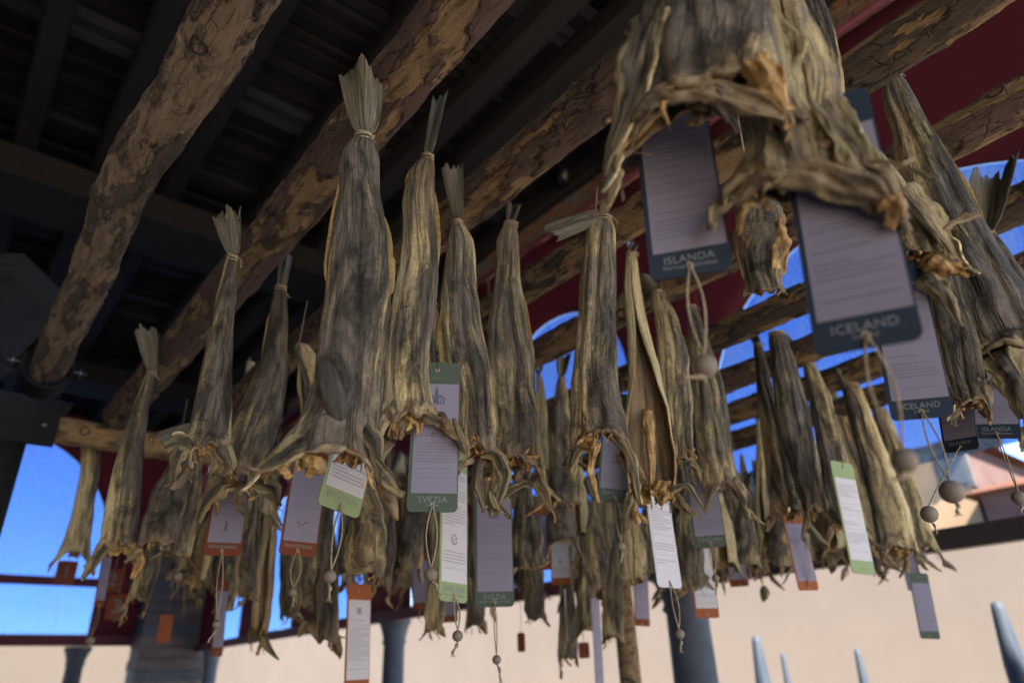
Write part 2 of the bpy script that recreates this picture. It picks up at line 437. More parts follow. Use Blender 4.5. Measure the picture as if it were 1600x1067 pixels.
# right-hand arcade --------------------------------------------------
XF = 5.0; YF = 17.5
def arch_pts(c, r, zs, n=28, rv=None):
    return [(c + r * math.cos(t), zs + (rv or r) * math.sin(t)) for t in np.linspace(math.pi, 0, n)]
def blind(axis, u0, u1, z0, z1, c, r, zs, label, seed, bars=(), rv=None, zf=None):
    """canvas with an arched clear window; axis 'x' = lies on the plane x=XF, 'y' = on y=YF"""
    def P(u, z, d=0.0):
        w = 0.05 * (fbm(np.array([[u * 2.6, z * 0.35, seed]]), 3)[0] - 0.5) + d
        return (w, u, z) if axis == 'x' else (u, w, z)
    root = empty('canvas_blind', (XF, 0, 0) if axis == 'x' else (0, YF, 0))
    tag(root, label, 'canvas blind', 'red canvas blinds hung in the arcade')
    b = B()
    A = arch_pts(c, r, zs, rv=rv); zf = zf or z0 + 0.02
    def patch(ua, ub, za, zb, nu, nv):
        V = [P(ua + (ub - ua) * i / (nu - 1), za + (zb - za) * j / (nv - 1)) for j in range(nv) for i in range(nu)]
        b.add(V, gridf(nu, nv))
    patch(u0, c - r, z0, zs, 10, 10); patch(c + r, u1, z0, zs, 10, 10)
    patch(u0, c - r, zs, z1, 10, 10); patch(c + r, u1, zs, z1, 10, 10)
    V = []; nj = 8
    for j in range(nj):
        for (u, z) in A: V.append(P(u, z + (z1 - z) * j / (nj - 1)))
    b.add(V, gridf(len(A), nj))
    o = b.make('canvas', 'red_canvas', root, True)
    md = o.modifiers.new('thickness', 'SOLIDIFY'); md.thickness = 0.006
    # window film
    f = B(); V = []
    for j in range(10):
        for (u, z) in A:
            V.append(P(u, zf + (z - zf) * j / 9, 0.012))
    f.add(V, gridf(len(A), 10)); f.make('clear_window', 'clear_film', root, True)
    for (zb, th, mat) in bars:
        h = B()
        if axis == 'x': h.box(-0.05, 0.04, u0, u1, zb - th / 2, zb + th / 2)
        else: h.box(u0, u1, -0.05, 0.04, zb - th / 2, zb + th / 2)
        h.make('hem_bar', mat, root)
    return root
cols_y = [-0.9, 1.55, 3.95, 6.4, 8.8, 11.25, 13.7, 16.15]
lab_b = ['', 'wide red canvas blind with blue arch and open foot, above the cream house',
         'red canvas blind with blue arched window in the middle bay', 'red canvas blind of the bay behind the two green middle cards',
         'magenta canvas blind seen right of the largest hanging fish', 'red canvas blind over the bay left of the largest fish', 'red canvas blind nearest the corner pier on the right side', ]
for k in range(1, 7):
    a, b_ = cols_y[k], cols_y[k + 1]
    if k == 1: a = cols_y[0]
    c = (a + b_) / 2
    if k == 6: b_ = 17.3
    if k == 1:
        blind('x', a + 0.003, b_ - 0.003, 0.765, 4.88, 1.6, 1.62, 2.0, lab_b[k], 3.3, [(0.70, 0.13, 'painted_beam')], rv=1.25, zf=1.2)
    else:
        blind('x', a + 0.003, b_ - 0.003, 0.86, 4.88, c, 1.0 if k < 3 else 0.55, 2.75, lab_b[k], k * 7.7, [(0.80, 0.14, 'canvas_hem')])
blind('y', -5.5, XF - 0.1, 1.05, 7.2, 0.6, 2.4, 2.7, 'large red blind with wide blue arched window closing the far left end', 91.0,
      [(0.98, 0.20, 'canvas_hem'), (2.10, 0.17, 'canvas_hem')])
# brick wall above the blinds
w = B(); w.box(XF + 0.06, XF + 0.5, -1.2, 17.9, 4.9, 6.0)
wall = w.make('brick_wall', 'mortar'); tag(wall, 'old brick wall with mortar joints above the red canvas blinds', 'wall')
bm1 = []
for mt in ('brick_red', 'brick_brown', 'mortar'):
    b = B(); b.box(-0.02, 0.05, -0.125, 0.125, -0.034, 0.034)
    bm1.append(mesh('brick', b.v, b.f, mt, False))
rng = random.Random(3)
for r_ in range(11):
    for c_ in range(26):
        yy = -0.35 + c_ * 0.27 + (0.13 if r_ % 2 else 0)
        link('brick', bm1[rng.choice([0, 0, 1, 1, 1, 2])], wall, (XF + 0.055 - rng.random() * 0.012, yy, 4.955 + r_ * 0.082))
b = B(); b.tube([(XF - 0.08, -1, 4.87), (XF - 0.08, 17, 4.87)], 0.035, 10)
tag(b.make('blind_roller', 'canvas_hem', None, True), 'long roller tube along the top edge of the red blinds', 'roller')
def column(x, y, r, label, mat='stone', top=0.8, h0=0.35):
    rt = empty('stone_column', (x, y, GROUND)); tag(rt, label, 'column', 'stone columns of the arcade')
    T = top - GROUND
    b = B(); b.lathe([(r * 1.05, 0.3), (r, 0.4), (r * 0.92, T - h0), (r * 0.92, T - h0 + 0.02)], 28); b.make('shaft', mat, rt, True)
    b = B(); b.lathe([(r * 0.92, T - h0 + 0.0), (r * 1.08, T - h0 + 0.03), (r * 0.98, T - h0 + 0.08), (r * 1.3, T - 0.1), (r * 1.45, T - 0.08), (r * 1.45, T), (0.0, T)], 28); b.make('capital', mat, rt, True)
    b = B(); b.box(-r * 1.4, r * 1.4, -r * 1.4, r * 1.4, 0, 0.15); b.lathe([(r * 1.3, 0.15), (r * 1.35, 0.22), (r * 1.1, 0.3), (0, 0.3)], 28); b.make('base', mat, rt)
    return rt
labc = ['stone column below the cream house, nearest on the right', 'grey stone column standing under the middle green cards on the right',
        'stone column hidden behind the wooden pole', 'slim pale column standing just right of the orange-topped card', 'pale column in the bay left of the orange-topped card', 'pale column further along beyond the left fish', 'slim pale column close to the right of the brick pier']
for k in (2, 4, 7):
    column(XF + 0.15, cols_y[k], {2: 0.19, 4: 0.15, 7: 0.14}[k], labc[k - 1])
column(2.9, YF, 0.17, 'pale column close to the left of the brick pier', top=0.86)
# corner pier
rt = empty('corner_pier', (4.55, YF - 0.4, GROUND)); tag(rt, 'broad weathered brick and stone pier at the far corner', 'pier')
b = B()
for k in range(22):
    e = 0.03 * (k % 3 == 0) + rng.uniform(-0.02, 0.02)
    b = B(); b.box(-0.68 - e, 0.68 + e, -0.4 - e, 0.4, k * 0.22 + 0.003, k * 0.22 + 0.213)
    b.make('stone_block', 'stone_pier' if k % 4 else 'stone', rt)
# left corbel / capital
ctr = at_d((-22, 500), 4.6)
rt = empty('stone_capital', (ctr[0], ctr[1], ctr[2]), math.radians(-35)); rt.scale = (0.62, 0.62, 0.62); tag(rt, 'grey moulded stone capital at the left edge behind the first log', 'capital')
b = B(); pr = [(0.16, -1.1), (0.17, -0.5), (0.24, -0.42), (0.2, -0.36), (0.25, -0.2), (0.33, 0.05), (0.36, 0.08), (0.36, 0.16), (0.42, 0.22), (0.46, 0.30), (0.48, 0.32), (0.48, 0.42), (0.0, 0.42)]
V = []
for r_, z in pr:
    V += [(-r_, -r_, z), (r_, -r_, z), (r_, r_, z), (-r_, r_, z)]
b.add(V, gridf(4, len(pr), True)); b.make('moulding', 'stone_dark', rt)

b = B(); b.box(-6.4, -6.0, -9.0, 17.9, GROUND, ZC + 0.45)  # unseen wall, added to cut light from the left and bounce some back
tag(b.make('added_side_wall', 'added_wall_plaster'), 'long unseen plaster wall added on the left to shape the light', 'wall')
# far surroundings --------------------------------------------------
def house(x0, x1, y0, y1, z1, label, mat, wins=(), face='x', name='house', roof=True, side=None):
    rt = empty(name, ((x0 + x1) / 2, (y0 + y1) / 2, GROUND)); cx, cy = (x0 + x1) / 2, (y0 + y1) / 2
    tag(rt, label, 'house')
    b = B(); b.box(x0 - cx, x1 - cx, y0 - cy, y1 - cy, 0, z1 - GROUND); b.make('wall', mat, rt)
    if side:
        b = B(); b.box(x0 - cx + 0.1, x1 - cx, y0 - cy - 0.06, y0 - cy - 0.002, 0, z1 - GROUND - 0.01); b.make('side_wall', side, rt)
    if roof:
        zt = z1 - GROUND; b = B()
        V = [(x0 - cx - .4, y0 - cy - .4, zt), (x1 - cx + .4, y0 - cy - .4, zt), (x1 - cx + .4, y1 - cy + .4, zt), (x0 - cx - .4, y1 - cy + .4, zt), (0, y0 - cy + 2, zt + 1.2), (0, y1 - cy - 2, zt + 1.2)]
        b.add(V, [(0, 3, 2, 1), (0, 1, 4), (3, 0, 4, 5), (2, 3, 5), (1, 2, 5, 4)]); b.make('roof', 'roof_tiles', rt)
    for (u, z, w_, h_) in wins:
        b = B()
        if face == 'x': b.box(x0 - cx - 0.05, x0 - cx + 0.1, u - w_ / 2 - cy, u + w_ / 2 - cy, z - GROUND, z + h_ - GROUND)
        else: b.box(u - w_ / 2 - cx, u + w_ / 2 - cx, y0 - cy - 0.05, y0 - cy + 0.1, z - GROUND, z + h_ - GROUND)
        f = b.make('window', 'stone', rt)
        b = B()
        if face == 'x': b.box(x0 - cx - 0.07, x0 - cx - 0.052, u - w_ / 2 + .12 - cy, u + w_ / 2 - .12 - cy, z + .12 - GROUND, z + h_ - .12 - GROUND)
        else: b.box(u - w_ / 2 + .12 - cx, u + w_ / 2 - .12 - cx, y0 - cy - 0.07, y0 - cy - 0.052, z + .12 - GROUND, z + h_ - .12 - GROUND)
        b.make('pane', 'window_dark', f)
    return rt
p1 = at_x((1520, 760), 22.0); p2 = at_x((1435, 705), 22.0)
house(22, 30, p1[1], p2[1] + 0.6, p2[2], 'sunlit cream house seen beyond the beads at lower right', 'plaster_cream',
      [(at_x((1492, 745), 22.0)[1], at_x((1492, 765), 22.0)[2], 0.9, 1.0)], side='wall_purple_brown')
house(21, 29, p1[1] - 7, p1[1] - 0.4, p1[2] * 0.9, 'purple brown house right of the cream one', 'wall_purple_brown')
house(26, 34, at_x((1275, 800), 26.0)[1], at_x((1150, 760), 26.0)[1], at_x((1180, 742), 26.0)[2], 'small cream house behind the right-hand fish', 'plaster_cream')
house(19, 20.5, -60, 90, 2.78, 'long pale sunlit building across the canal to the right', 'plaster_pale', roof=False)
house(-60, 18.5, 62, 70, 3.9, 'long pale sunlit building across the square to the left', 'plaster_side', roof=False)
# posts added outside in place of blue reflections and blown-out columns
for (p, top, D, r_, lb) in [((1555, 1067), 938, 7.5, 0.085, 'thick blue grey post in place of a blown-out column at the bottom right corner'), ((1180, 1067), 992, 9.5, 0.085, 'blue grey stand-in post outside, left of two at lower right'), ((1222, 1067), 1018, 11.0, 0.05, 'thin blue grey stand-in post between the thicker ones'),
                            ((1338, 1067), 1012, 10.0, 0.06, 'thin bright blue stand-in post at lower right')]:
    P = at_d((p[0], top), D)
    b = B(); b.lathe([(r_ * 1.1, GROUND - P[2]), (r_, -0.5), (r_ * 0.62, -0.08), (r_ * 0.5, -0.02), (0.001, 0)], 14)
    tag(b.make('standin_post', 'post_blue', None, True, P), lb, 'post')

# ------------------------------------------------------------------ log rack
def make_log(x, y0, y1, z, r, mat, seed, label, nu=96, step=0.006, bend=0.0, kink=None, barkt=0.5, knots=12):
    L = y1 - y0; nv = max(20, int(L / step))
    u = np.linspace(0, 2 * math.pi, nu, endpoint=False); v = np.linspace(0, L, nv)
    U, Vv = np.meshgrid(u, v)
    cx, cz = np.cos(U), np.sin(U)
    P = np.stack([cx * r * 3, Vv, cz * r * 3], -1)
    R = r * (1 + 0.10 * (fbm(P * 4 + seed, 3, seed) - 0.5))
    bk = fbm(np.stack([cx * r * 24, Vv * 6.5, cz * r * 24], -1) + seed * 3.1, 5, seed + 3)
    bk = 0.5 + (bk - barkt) * 5.5
    kn = np.zeros_like(U)
    rg = random.Random(seed)
    for _ in range(knots):
        ku, kv = rg.uniform(0, 6.28), rg.uniform(0, L); ks = rg.uniform(0.012, 0.024)
        du = ((U - ku + math.pi) % (2 * math.pi) - math.pi) * r; dv = Vv - kv
        d = np.sqrt(du ** 2 + dv ** 2 * 0.8) / ks
        R += 0.35 * ks * np.exp(-(d / 1.8) ** 2) - 0.25 * ks * np.exp(-(d / 0.45) ** 2)
        kn = np.maximum(kn, np.exp(-((d - 0.9) / 0.22) ** 2) * 0.8)
        bk -= 1.1 * np.exp(-(d / 1.3) ** 2)
    R += 0.0055 * np.clip(sstep(0.42, 0.58, bk), 0, 1)
    R += 0.011 * (fbm(np.stack([cx * r * 60, Vv * 14, cz * r * 60], -1), 3, seed + 9) - 0.5)
    ox = bend * np.sin(Vv / L * math.pi * 1.4 + seed); oz = 0.5 * bend * np.cos(Vv / L * 5 + seed)
    if kink:
        ky, ka = kink; ox = ox + ka * np.exp(-((Vv - (ky - y0)) / 0.35) ** 2)
    V = np.stack([ox + R * cx, Vv, oz + R * cz], -1).reshape(-1, 3)
    Fc = gridf(nu, nv, True)
    mi = [0] * len(Fc)
    n0 = len(V)
    V = np.vstack([V, [[ox[0, 0], -0.002, oz[0, 0]], [ox[-1, 0], L + 0.002, oz[-1, 0]]]])
    Fc += [(n0, (i + 1) % nu, i) for i in range(nu)] + [(n0 + 1, (nv - 1) * nu + i, (nv - 1) * nu + (i + 1) % nu) for i in range(nu)]
    mi += [1] * (2 * nu)
    me = mesh('peeled_log', V, Fc, [mat, 'end_grain'], True, None, {'bark': np.append(bk.ravel(), [0, 0]), 'knot': np.append(kn.ravel(), [0, 0])}, mi)
    o = link('rack_log', me, None, (x, y0, z)); tag(o, label, 'log', 'logs of the drying rack')
    return o
logs = [
 (0.215, 0.2, 3.5, H, 0.066, 'bark_mottled', 2, 'leftmost log, mottled bark, its end held in a steel cradle', dict(bend=0.012, kink=(1.9, -0.03), barkt=0.54, nu=112)),
 (0.600, 0.2, 3.92, H, 0.069, 'bark_red', 5, 'second log from the left, thick reddish bark, above the largest fish', dict(bend=0.006, barkt=0.43, nu=112)),
 (1.02, 0.05, 3.95, H, 0.061, 'bark_brown', 9, 'third log from the left, brown bark flaking off tan wood', dict(bend=0.006, barkt=0.46, nu=112)),
 (1.47, -0.05, 3.95, H, 0.055, 'bark_pale', 12, 'fourth log from the left, mostly bare tan wood', dict(bend=0.008, barkt=0.57)),
 (1.90, -0.1, 3.95, H, 0.058, 'bark_brown', 15, 'fifth log, dark, crossing over the pale arch at upper right', dict(bend=0.008, barkt=0.52)),
 (2.42, -0.1, 3.95, H, 0.058, 'bark_pale', 18, 'sixth log, seen against blue sky at right', dict(bend=0.006, barkt=0.5)),
 (2.88, 0.0, 3.95, H, 0.058, 'bark_brown', 21, 'seventh log, behind the dark fish at right', dict(nu=64, step=0.01, barkt=0.5)),
 (3.32, 0.0, 3.95, H, 0.058, 'bark_pale', 24, 'eighth log, last but one on the right', dict(nu=64, step=0.01, barkt=0.55)),
 (3.76, 0.0, 3.95, H, 0.058, 'bark_pale', 27, 'outermost log on the right side of the rack', dict(nu=64, step=0.01, barkt=0.52)),
]
for (x, a, b_, z, r, m, s, lb, kw) in logs: make_log(x, a, b_, z, r, m, s, lb, **kw)
# end beam (a log laid crosswise)
o = make_log(0, 0.0, 3.9, 0, 0.068, 'bark_bare', 31, 'cross log carrying the far ends of the rack logs', nu=64, step=0.01, barkt=0.72)
o.rotation_euler = (0, 0, -math.pi / 2); o.location = (0.36, 4.1, H - 0.075)
o.name = 'cross_log'; o['group'] = 'cross logs under the rack'
# steel post and cradle
Pp = at_y((4, 690), 4.08); rt = empty('rack_post', (Pp[0], 4.08, GROUND)); tag(rt, 'dark steel sleeved post holding up the left corner of the rack', 'post')
T = H - 0.0 - GROUND
b = B(); b.tube([(0, 0, 0), (0, 0, T - 0.75)], 0.085, 20); b.make('wooden_pole', 'bark_bare', rt, True)
b = B(); b.tube([(0, 0, T - 0.8), (0, 0, T - 0.02)], 0.098, 24); b.make('steel_sleeve', 'steel_dark', rt, True)
b = B(); b.box(-0.30, 0.20, -0.105, -0.09, T - 0.20, T + 0.04); b.box(-0.30, 0.24, -0.09, 0.10, T + 0.025, T + 0.04); b.make('bracket_plate', 'steel_dark', rt)
for (u, z) in ((0.14, T - 0.10), (-0.1, T - 0.1)):
    b = B(); b.lathe([(0.0, 0.0), (0.013, 0.0), (0.016, -0.008), (0.013, -0.016), (0, -0.018)], 10)
    q = b.make('bolt', 'steel_zinc', rt, True, (u, -0.106, z)); q.rotation_euler = (math.radians(-90), 0, 0)
cr = empty('log_cradle', (0.215, 3.52, H)); tag(cr, 'half round steel cradle clamping the end of the leftmost log', 'bracket')
b = B(); n = 22; V = []
for yy in (-0.07, 0.10):
    for rr in (0.086, 0.094):
        for k in range(n):
            a = math.pi * (1.05 + 0.9 * k / (n - 1)); V.append((rr * math.cos(a) * 1.05, yy, rr * math.sin(a)))
Fc = gridf(n, 2) + [tuple(i + 2 * n for i in f) for f in gridf(n, 2)]
for k in range(n - 1):
    Fc += [(k, k + 1, 2 * n + k + 1, 2 * n + k), (n + k, 3 * n + k, 3 * n + k + 1, n + k + 1)]
b.add(V, Fc); b.make('saddle', 'steel_dark', cr, True)
for sx in (-1, 1):
    b = B(); b.box(sx * 0.096 - 0.004, sx * 0.096 + 0.004, -0.03, 0.05, -0.02, 0.07); b.make('ear', 'steel_dark', cr)
    b = B(); b.tube([(sx * 0.08, 0.0, 0.03), (sx * 0.155, 0.0, 0.03)], 0.006, 8); b.sphere((sx * 0.13, 0, 0.03), 0.014, 8, 6); b.box(sx * 0.13 - 0.004, sx * 0.13 + 0.004, -0.004, 0.004, 0.01, 0.055)
    b.make('wing_bolt', 'steel_zinc', cr, True)
# right wooden pole
P = at_d((978, 1000), 5.0)
rt = empty('rack_pole', (P[0], P[1], GROUND)); tag(rt, 'upright orange brown wooden pole under the rack, right of centre', 'post')
b = B(); b.tube([(0, 0, 0), (0.01, 0, 1.2), (0, 0, H - 0.23 - GROUND)], [0.075, 0.07, 0.066], 18); b.make('pole', 'bark_bare', rt, True)
b = B(); b.box(-0.1, 0.1, -0.1, 0.1, H - 0.23 - GROUND, H - 0.215 - GROUND); b.make('top_plate', 'steel_dark', rt)
# wall fittings
P = at_x((985, 232), XF - 0.25)
rt = empty('floodlight', P, 0.4); tag(rt, 'black floodlight fixed to the brick wall above the logs', 'lamp')
b = B(); b.box(-0.12, 0.12, -0.2, 0.2, -0.12, 0.12); b.make('housing', 'black_plastic', rt)
b = B(); b.box(-0.135, -0.122, -0.16, 0.16, -0.09, 0.09); b.make('glass', 'window_dark', rt)
b = B(); b.tube([(0.1, 0, 0.1), (0.2, 0, 0.18), (0.3, 0, 0.18)], 0.02, 8); b.make('arm', 'black_plastic', rt)
P = at_x((880, 268), XF - 0.2)
rt = empty('wall_lantern', P); tag(rt, 'small dark lantern on the brick wall under the third log', 'lamp')
b = B(); b.lathe([(0.02, -0.16), (0.07, -0.14), (0.09, 0.08), (0.02, 0.16), (0, 0.17)], 12); b.make('shade', 'black_plastic', rt, True)
b = B(); b.tube([(0, 0, 0.1), (0.1, 0, 0.2), (0.25, 0, 0.15)], 0.015, 8); b.make('arm', 'black_plastic', rt)
# ------------------------------------------------------------------ fish
def smooth1(a, k):
    if k < 2: return a
    ker = np.hanning(k + 2)[1:-1]; ker /= ker.sum()
    p = np.concatenate([a[0] - (a[1:k + 1][::-1] - a[0]), a, a[-1] - (a[-k - 1:-1][::-1] - a[-1])])
    return np.convolve(p, ker, 'same')[k:-k]

def fish(label, tie, st, lt, rt, fr, D=None, ztie=1.24, roll=False, gap=0.0, tail=None, dark=0.3, hi=True, depth=0.62,
         fins=(), pect=None, seed=1, scraps=3, cord=False, group='dried fish hanging from the rack', cat='dried fish', lz=0.0, flare=None, strips=()):
    flare = flare or (0.5 if hi else 0.42)
    T = at_d(tie, D) if D else at_z(tie, ztie)
    D = math.hypot(T[0], T[1])
    nx, ny = T[0] / D, T[1] / D
    er = np.array([ny, -nx, 0.0]); nn = np.array([nx, ny, 0.0])
    def pp(p):
        d = ray(p); P = d * D / (d @ nn); return (P - T) @ er, P[2] - T[2]
    root = empty('dried_fish', T, math.atan2(er[1], er[0])); tag(root, label, cat, group)
    zs, cs, ws = [], [], []
    for (yy, a, b) in st:
        xa, za = pp((a, yy)); xb, zb = pp((b, yy)); zs.append((za + zb) / 2); cs.append((xa + xb) / 2); ws.append((xb - xa) / 2)
    zs = np.array(zs); o = np.argsort(-zs); zs = zs[o]; cs = np.array(cs)[o]; ws = np.array(ws)[o]
    nu, nv, ns = (88, 110, 30) if hi else (40, 40, 14)
    Z = np.linspace(zs[0], zs[-1], nv); k = nv // 16
    C = smooth1(np.interp(-Z, -zs, cs), k); W = np.maximum(smooth1(np.interp(-Z, -zs, ws), k), 0.004)
    vq = np.linspace(0, 1, nv); nq = lambda f_, o_: fbm(np.stack([vq * f_, vq * 0 + seed * 1.3 + o_, vq * 0], -1), 3, seed) - 0.5
    W = W * (0.85 + 0.15 * sstep(0.0, 0.06, vq)) * (1 + 0.16 * nq(9, 0)); C = C + W * 0.22 * nq(6, 9) * sstep(0, 0.2, vq)
    Lb = Z[0] - Z[-1]
    vfull = Lb / (Lb + 0.22 * Lb)
    t = np.linspace(-1, 1, nu)
    vv = np.linspace(0, 1, nv)
    A = math.pi * (0.985 - gap * sstep(0.25, 0.95, vv))
    Al = A[-1]
    ang = t[None, :] * A[:, None]
    sg = -1.0 if roll else 1.0
    dep = depth * (1 - 0.25 * vv)[:, None]
    q = np.stack([np.sin(ang) * 1.6 + seed * 3, np.cos(ang) * 1.6, np.repeat(vv[:, None] * 1.6, nu, 1)], -1)
    q2 = np.stack([np.sin(ang) * 2.3 + seed * 5, np.cos(ang) * 2.3, np.repeat(vv[:, None] * 1.4, nu, 1)], -1)
    rd = 1 - np.abs(fbm(q2, 3, seed) - 0.5) * 3.0
    sidep = np.cos(ang) ** 2       # silhouette stays near the traced width
    grv = sum(-0.20 * np.exp(-((ang - (a0 + 0.5 * (fbm(np.stack([vv * 3, vv * 0 + seed + a0, vv * 0], -1), 2, seed)[:, None] - 0.5))) / 0.13) ** 2) + 0.13 * np.exp(-((ang - 0.3 - (a0 + 0.5 * (fbm(np.stack([vv * 3, vv * 0 + seed + a0, vv * 0], -1), 2, seed)[:, None] - 0.5))) / 0.16) ** 2) for a0 in (-0.75, 0.15, 0.7)) * sstep(0.03, 0.25, vv)[:, None]
    md = 1 + 0.55 * grv * (1 if sg > 0 else 0.5) + (0.75 * (fbm(q, 3, seed + 4) - 0.5) + 0.20 * (rd - 0.6)) * (0.25 + 0.75 * sidep) * sstep(0.0, 0.12, vv)[:, None]
    X = C[:, None] + W[:, None] * np.sin(ang) * (0.92 + 0.08 * md) * (1 + 0.05 * (fbm(q * 4, 2, seed + 8) - 0.5))
    Y = -np.maximum(W[:, None] * dep, 0.008) * np.cos(ang) * md * sg
    Zg = np.repeat(Z[:, None], nu, 1)
    # skirt
    (lx, lz_), (rx, rz_) = pp(lt), pp(rt); fz = pp(fr)[1]
    bx, by, bz = X[-1], Y[-1], Zg[-1]
    a_ = ang[-1]
    wsd = flare
    sx = np.sin(a_)
    wl = np.exp(-((a_ + math.pi / 2) / wsd) ** 2) + 0.0; wr = np.exp(-((a_ - math.pi / 2) / wsd) ** 2)
    drop = fz - Z[-1]
    yo = by * 1.1
    tot = np.maximum(1.0, (wl + wr) * 1.0); wl /= tot; wr /= tot
    zb = Z[-1] + drop * np.where(np.cos(a_) < 0, 1.0 - 0.5 * np.abs(np.cos(a_)), 1.0)
    Rx = (C[-1] + (bx - C[-1]) * 0.9) * (1 - wl - wr) + lx * wl + rx * wr
    Rz = zb * (1 - wl - wr) + lz_ * wl + rz_ * wr
    Ry = yo * (1 - 0.6 * (wl + wr)) - 0.0 * wl
    jag = (fbm(np.stack([a_ * 2.2, a_ * 0 + seed, a_ * 0], -1), 5, seed + 2) - 0.5)
    Rz = Rz + jag * 0.09 * Lb; Rx = Rx + jag[::-1] * 0.02 * Lb
    kk = np.linspace(0, 1, ns + 1)[1:][:, None]
    fold = 0.075 * Lb * (fbm(np.stack([np.repeat(a_[None] * 2.4, ns, 0), np.repeat(kk * 1.5, nu, 1), np.full((ns, nu), seed * 1.7)], -1), 4, seed + 6) - 0.5) * np.sin(kk * math.pi * 0.5)
    Xs = bx * (1 - kk ** 1.35) + Rx * kk ** 1.35
    Ys = by * (1 - kk) + Ry * kk + fold * sg * -1
    Zs = bz * (1 - kk) + Rz * kk + 0.3 * fold
    X = np.vstack([X, Xs]); Y = np.vstack([Y, Ys]); Zg = np.vstack([Zg, Zs])
    nt = nv + ns
    Vb = np.stack([X, Y, Zg], -1).reshape(-1, 3)
    ru = random.Random(seed * 7 + 1); vall = np.concatenate([vv * 0.8, 0.8 + 0.2 * kk[:, 0]])[:, None]; uvu = np.repeat(((t + 1) / 2)[None], nt, 0) + (ru.uniform(-0.2, 0.2) + ru.uniform(-0.2, 0.2) * vall) * (0 if seed == 3 else 1) + 0.06 * (fbm(np.stack([vall * 5, vall * 0 + seed, vall * 0], -1), 2, seed) - 0.5); uvv = np.repeat(np.concatenate([vv * 0.8, 0.8 + 0.2 * kk[:, 0]])[:, None], nu, 1)
    me = mesh('fish_body', Vb, gridf(nu, nt), ['dried_skin', 'dried_lining', 'dried_flesh'], True, np.stack([uvu, uvv], -1).reshape(-1, 2))
    ob = link('body', me, root); ob.color = (dark, 0.5, 0.5, 1)
    sdm = ob.modifiers.new('thickness', 'SOLIDIFY'); sdm.thickness = 0.006 if hi else 0.008; sdm.offset = 1.0 if sg > 0 else -1.0
    sdm.offset = 0.0
    if hi:
        ids = [i for i in range(nu) if abs(a_[i]) < (1.35 if sg > 0 else 9) and (sg > 0 or abs(abs(a_[i]) - math.pi / 2) < 1.3)]
        runs = [ids] if sg > 0 else [[i for i in ids if a_[i] < 0], [i for i in ids if a_[i] > 0]]
        b = B()
        for rn in runs:
            if len(rn) < 6: continue
            m_ = len(rn); q_ = np.linspace(0, math.pi, m_)
            rr_ = (0.001 + 0.007 * np.sin(q_) ** 1.5 * (0.3 + 1.5 * vn(np.stack([q_ * 2.2, q_ * 0 + seed, q_ * 0], -1), seed))) * Lb / 0.75
            b.tube(np.stack([Rx[rn], Ry[rn], Rz[rn] + rr_ * 0.5], -1), np.maximum(rr_, 0.001), 10)
        b.make('collar_bone', 'collar_skin', root, True)
    sdm.material_offset = 1; sdm.material_offset_rim = 2
    if sg > 0: me.flip_normals()
    for (px_, wp_, mt_) in strips:
        Q = np.array([pp(p_) for p_ in px_]); m0 = len(Q); tt = np.linspace(0, m0 - 1, 26)
        qx = smooth1(np.interp(tt, range(m0), Q[:, 0]), 5); qz = smooth1(np.interp(tt, range(m0), Q[:, 1]), 5)
        qw = np.interp(tt, range(m0), wp_) * 0.5 * D / F
        tx_, tz_ = np.gradient(qx), np.gradient(qz); l_ = np.hypot(tx_, tz_) + 1e-9; nxx, nzz = tz_ / l_, -tx_ / l_
        u_ = np.linspace(-1, 1, 14)
        QQ, UU = np.meshgrid(np.linspace(0, 1, 26), u_, indexing='ij')
        sd0 = seed + px_[0][0] * 0.37
        NZ = fbm(np.stack([QQ * 4, UU * 1.6, QQ * 0 + sd0], -1), 4) - 0.5; N2 = fbm(np.stack([QQ * 7, UU * 0.8, QQ * 0 + sd0 + 9], -1), 3) - 0.5
        ww = qw[:, None] * (1 + 1.1 * N2)
        V = np.stack([qx[:, None] + nxx[:, None] * UU * ww, -(W[-1] * depth * 0.75) + 0.035 * np.exp(-QQ * 7) - 0.006 - 0.38 * ww * (1 - UU ** 2) + 1.5 * NZ * ww + 0.02 * QQ, qz[:, None] + nzz[:, None] * UU * ww + 0.4 * NZ * ww], -1)
        fo = link('collar_flap', mesh('collar_flap', V.reshape(-1, 3), gridf(14, 26), [{'s': 'dried_skin' if int(px_[0][0]) % 3 else 'collar_skin', 'l': 'dried_lining', 'f': 'dried_flesh', 'k': 'dried_skin'}[mt_]], True, np.stack([UU * 0.5 + 0.5, 0.6 + 0.4 * QQ], -1).reshape(-1, 2)), root)
        fo.color = (dark * 0.5 + 0.22, 0.5, 0.5, 1)
        fo.modifiers.new('thickness', 'SOLIDIFY').thickness = 0.004
    rg = random.Random(seed)
    wn_ = max(W[0], 0.008)
